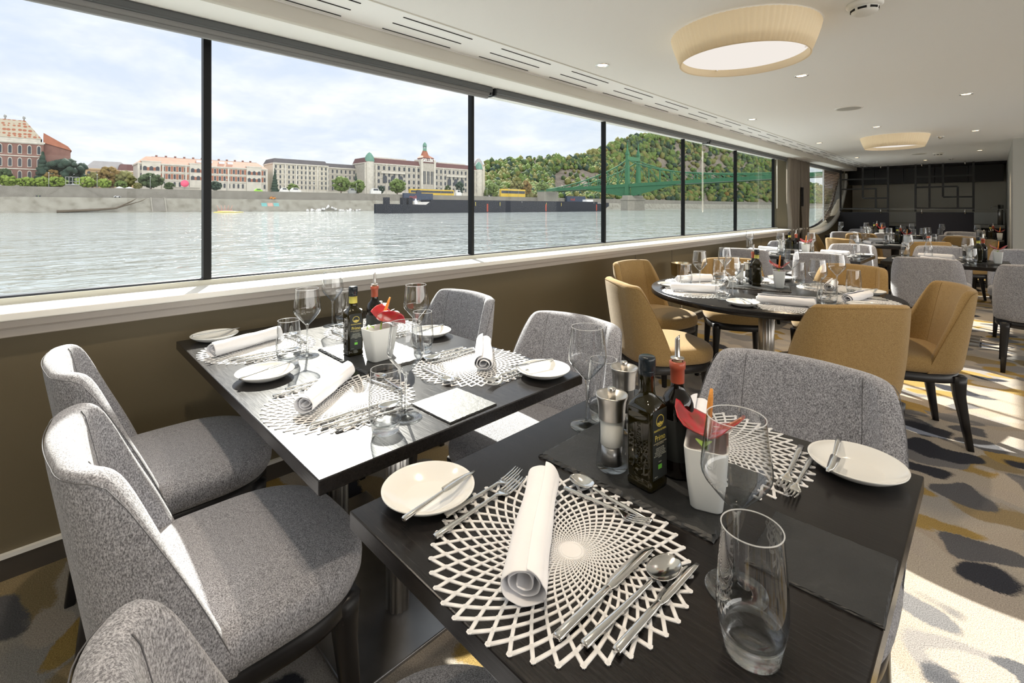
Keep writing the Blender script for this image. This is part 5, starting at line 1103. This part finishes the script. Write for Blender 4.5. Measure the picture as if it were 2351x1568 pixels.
for a in (('tent', 'row of small white market tents on the left embankment', 'tent', 28, 112, 428, 438, -313, 'tent_white', 4, 'tent'), ('tent', 'white stall tent above the quay wall', 'tent', 262, 308, 428, 438, -313, 'tent_white', 4, 'tent'),
          ('tram', 'long yellow tram before the hotel', 'tram', 940, 1040, 433.5, 440, -314, 'tram_yellow', 2, 'tram'), ('tram', 'yellow tram at the foot of the hill', 'tram', 1148, 1204, 433.5, 440, -314, 'tram_yellow', 2, 'tram'),
          ('van', 'white van left of the hotel tree', 'van', 850, 874, 432, 440, -313, 'van_white', 2, 'car'), ('van', 'white van parked before the pale palace, left one', 'van', 643, 662, 431, 440, -313, 'van_white', 2, 'car'), ('van', 'white van parked before the pale palace, right one', 'van', 666, 690, 431, 440, -313, 'van_white', 2, 'car'), ('van', 'grey van under the round trees', 'van', 800, 816, 432, 440, -313, 'pole_grey', 2, 'car'),
          ('car', 'silver car on the lower quay left of the first post', 'car', 261, 277, 449, 456, -308, 'van_white', 2, 'car'), ('car', 'lime green van on the lower quay at left', 'car', 82, 94, 449, 456, -308, 'lime', 2, 'car'), ('car', 'yellow car right of the first post', 'car', 584, 602, 433, 440, -313, 'lime', 2, 'car'), ('car', 'small orange car on the lower quay', 'car', 620, 632, 451, 457, -308, 'orange_paint', 2, 'car'),
          ('car', 'dark car on the street left of the hotel tower', 'car', 955, 966, 436, 440, -312.5, 'car_dark', 2, 'car'), ('car', 'pale car on the street right of the hotel', 'car', 1046, 1058, 436, 440, -312.5, 'van_white', 2, 'car')):
    box_thing(*a)
t = thing('stair_kiosk', 'grey double river stair with railed platform', 'stairs', (-309.6, onX(165, 440, -309.6).y, 6.05)); W2 = onX(165, 440, -309.6).y
xl, xr, hl_, hr_ = onX(108, 440, -309.6).y-W2, onX(232, 440, -309.6).y-W2, onX(150, 440, -309.6).y-W2, onX(182, 440, -309.6).y-W2
part('ramp', MB().prism([(xl, 0), (xr, 0), (hr_, 5.8), (hl_, 5.8)], -.8, 1.2, 'x'), 'stone_wall', t); part('platform', MB().box(-2, 1.6, hl_, hr_, 5.8, 6.2), 'pole_grey', t)
for k in range(5): part('platform_post', MB().box(1.4, 1.6, hl_+(hr_-hl_)*k/4-.1, hl_+(hr_-hl_)*k/4+.1, 6.2, 9.6), 'pole_grey', t)
for z in (7.4, 9.5): part('platform_rail', MB().box(1.4, 1.6, hl_, hr_, z, z+.2), 'pole_grey', t)
t = thing('round_sign', 'round pink sign on the embankment in front of the striped hall', 'sign', (-312.2, onX(424, 425, -312.2).y, 9.9)); part('post', MB().tube([(0, 0, 0), (0, 0, 3)], .1, 6), 'pole_grey', t); part('disc', MB().lathe([(0, 0), (1.9, 0), (1.9, .3), (0, .3)], 28).xf(Matrix.Translation((0, 0, 4.4)) @ Matrix.Rotation(pi/2, 4, 'Y')), 'sign_pink', t)
b = MB().box(-1, 1, 0, 12, 0, 2.2).box(-1.4, 1.4, -.4, 12.4, 2.2, 2.5); t = ob('kiosk_row', b.mesh('kiosk_row', 'stucco_grey'), None, (-313.5, onX(398, 430, -313.5).y, 9.9)); tag(t, 'low grey kiosk under the pink sign', 'kiosk')
lp = thing('street_lamp', 'tall street lamp on the far embankment', 'street lamp', (-311.5, onX(345, 430, -311.5).y, 9.9), 0, 'street lamps along the far embankment')
part('pole', MB().tube([(0, 0, 0), (0, 0, 7.5)], [.14, .08], 6), 'pole_grey', lp); part('lamp_head', MB().box(-.3, .9, -.2, .2, 7.4, 7.7), 'van_white', lp)
for px in (112, 223, 520, 720, 818, 930, 1012, 1036, 1062, 1118, 1146, 1168, 1190, 1235): dup(lp, (-311.5, onX(px, 430, -311.5).y, 9.9))
t = thing('ramp_opening', 'dark sunken boat ramp in the sloping bank', 'ramp', (-303.4, onX(348, 460, -303.4).y, 1.5)); a = onX(348, 460, -303.4).y; c = onX(380, 460, -303.4).y-a
part('recess', MB().prism([(2.6, -2.2), (-2.2, 4.3), (-2.2, 4.5), (2.9, -2.2)], 0, c, 'y'), 'stone_wall', t)
for yy in (0, c): part('side_kerb', MB().prism([(2.7, -2.4), (-2.1, 4.4), (-2.1, 4.9), (3.2, -2.4)], yy-.25, yy+.25, 'y'), 'bridge_stone', t)
p = onX(130, 487, -299.5); o = ob('driftwood', MB().tube([(0, 0, 0), (.2, 14, .8), (-.5, 21, 1.6), (-2, 27, 5), (-2.6, 29, 6.5)], [.7, .6, .45, .3, .1], 7).tube([(-.5, 21, 1.6), (-2.6, 31, 5.2), (-3, 33, 6.6)], [.3, .2, .08], 6).mesh('driftwood', 'branch_brown'), None, (-299.3, p.y, WZ+.5)); tag(o, 'long fallen tree lying at the foot of the stone bank', 'driftwood')
p = onX(490, 492, -262); o = ob('floating_log', MB().tube([(0, 0, .1), (0, 4, .35), (0, 9, .3), (0, 13, .1)], [.15, .4, .35, .1], 7).mesh('floating_log', 'gold_ink'), None, (p.x, p.y, WZ)); tag(o, 'flat yellowish log floating just right of the first post', 'log')
b = MB()
for k in range(5): b.tube([(0, k*1.3, 0), (-.3, k*1.3+(k-2)*.6, 3.2)], [.35, .15], 5)
p = onX(504, 486, -299); o = ob('rusty_stakes', b.box(-.5, .3, -1, 6.5, -.3, .5).mesh('rusty_stakes', 'pink_paint'), None, (-299, p.y, WZ+.5)); tag(o, 'fan of pinkish stakes at the waterline beside the first post', 'stakes')
rn = random.Random(5); b = MB()
for k in range(40): q = rn.random(); b.ico((rn.uniform(-2, 1.5), q*34-8, rn.uniform(-.2, .3)+(2.6*(1-abs(q*34-14)/6) if abs(q*34-14) < 5 else 0)), rn.uniform(.4, 1.1), 1, .3)
p = onX(757, 480, -299.5); o = ob('riprap', b.mesh('riprap', 'van_white', merge=False), None, (-299.5, p.y-6, WZ+.4)); tag(o, 'heap of pale rubble at the waterline left of the barge', 'rubble', kind='stuff')
t = thing('painted_wall_patch', 'painted graffiti patch on the stone bank', 'graffiti', (-303.6, onX(613, 465, -303.6).y, 1.9))
for k, m in enumerate(('teal_paint', 'pink_paint', 'teal_paint')): part('paint_field', MB().prism([(.45, 0.), (-.95, 1.9), (-.9, 2.0), (.55, 0)], k*3.4-3, k*3.4, 'y'), m, t)
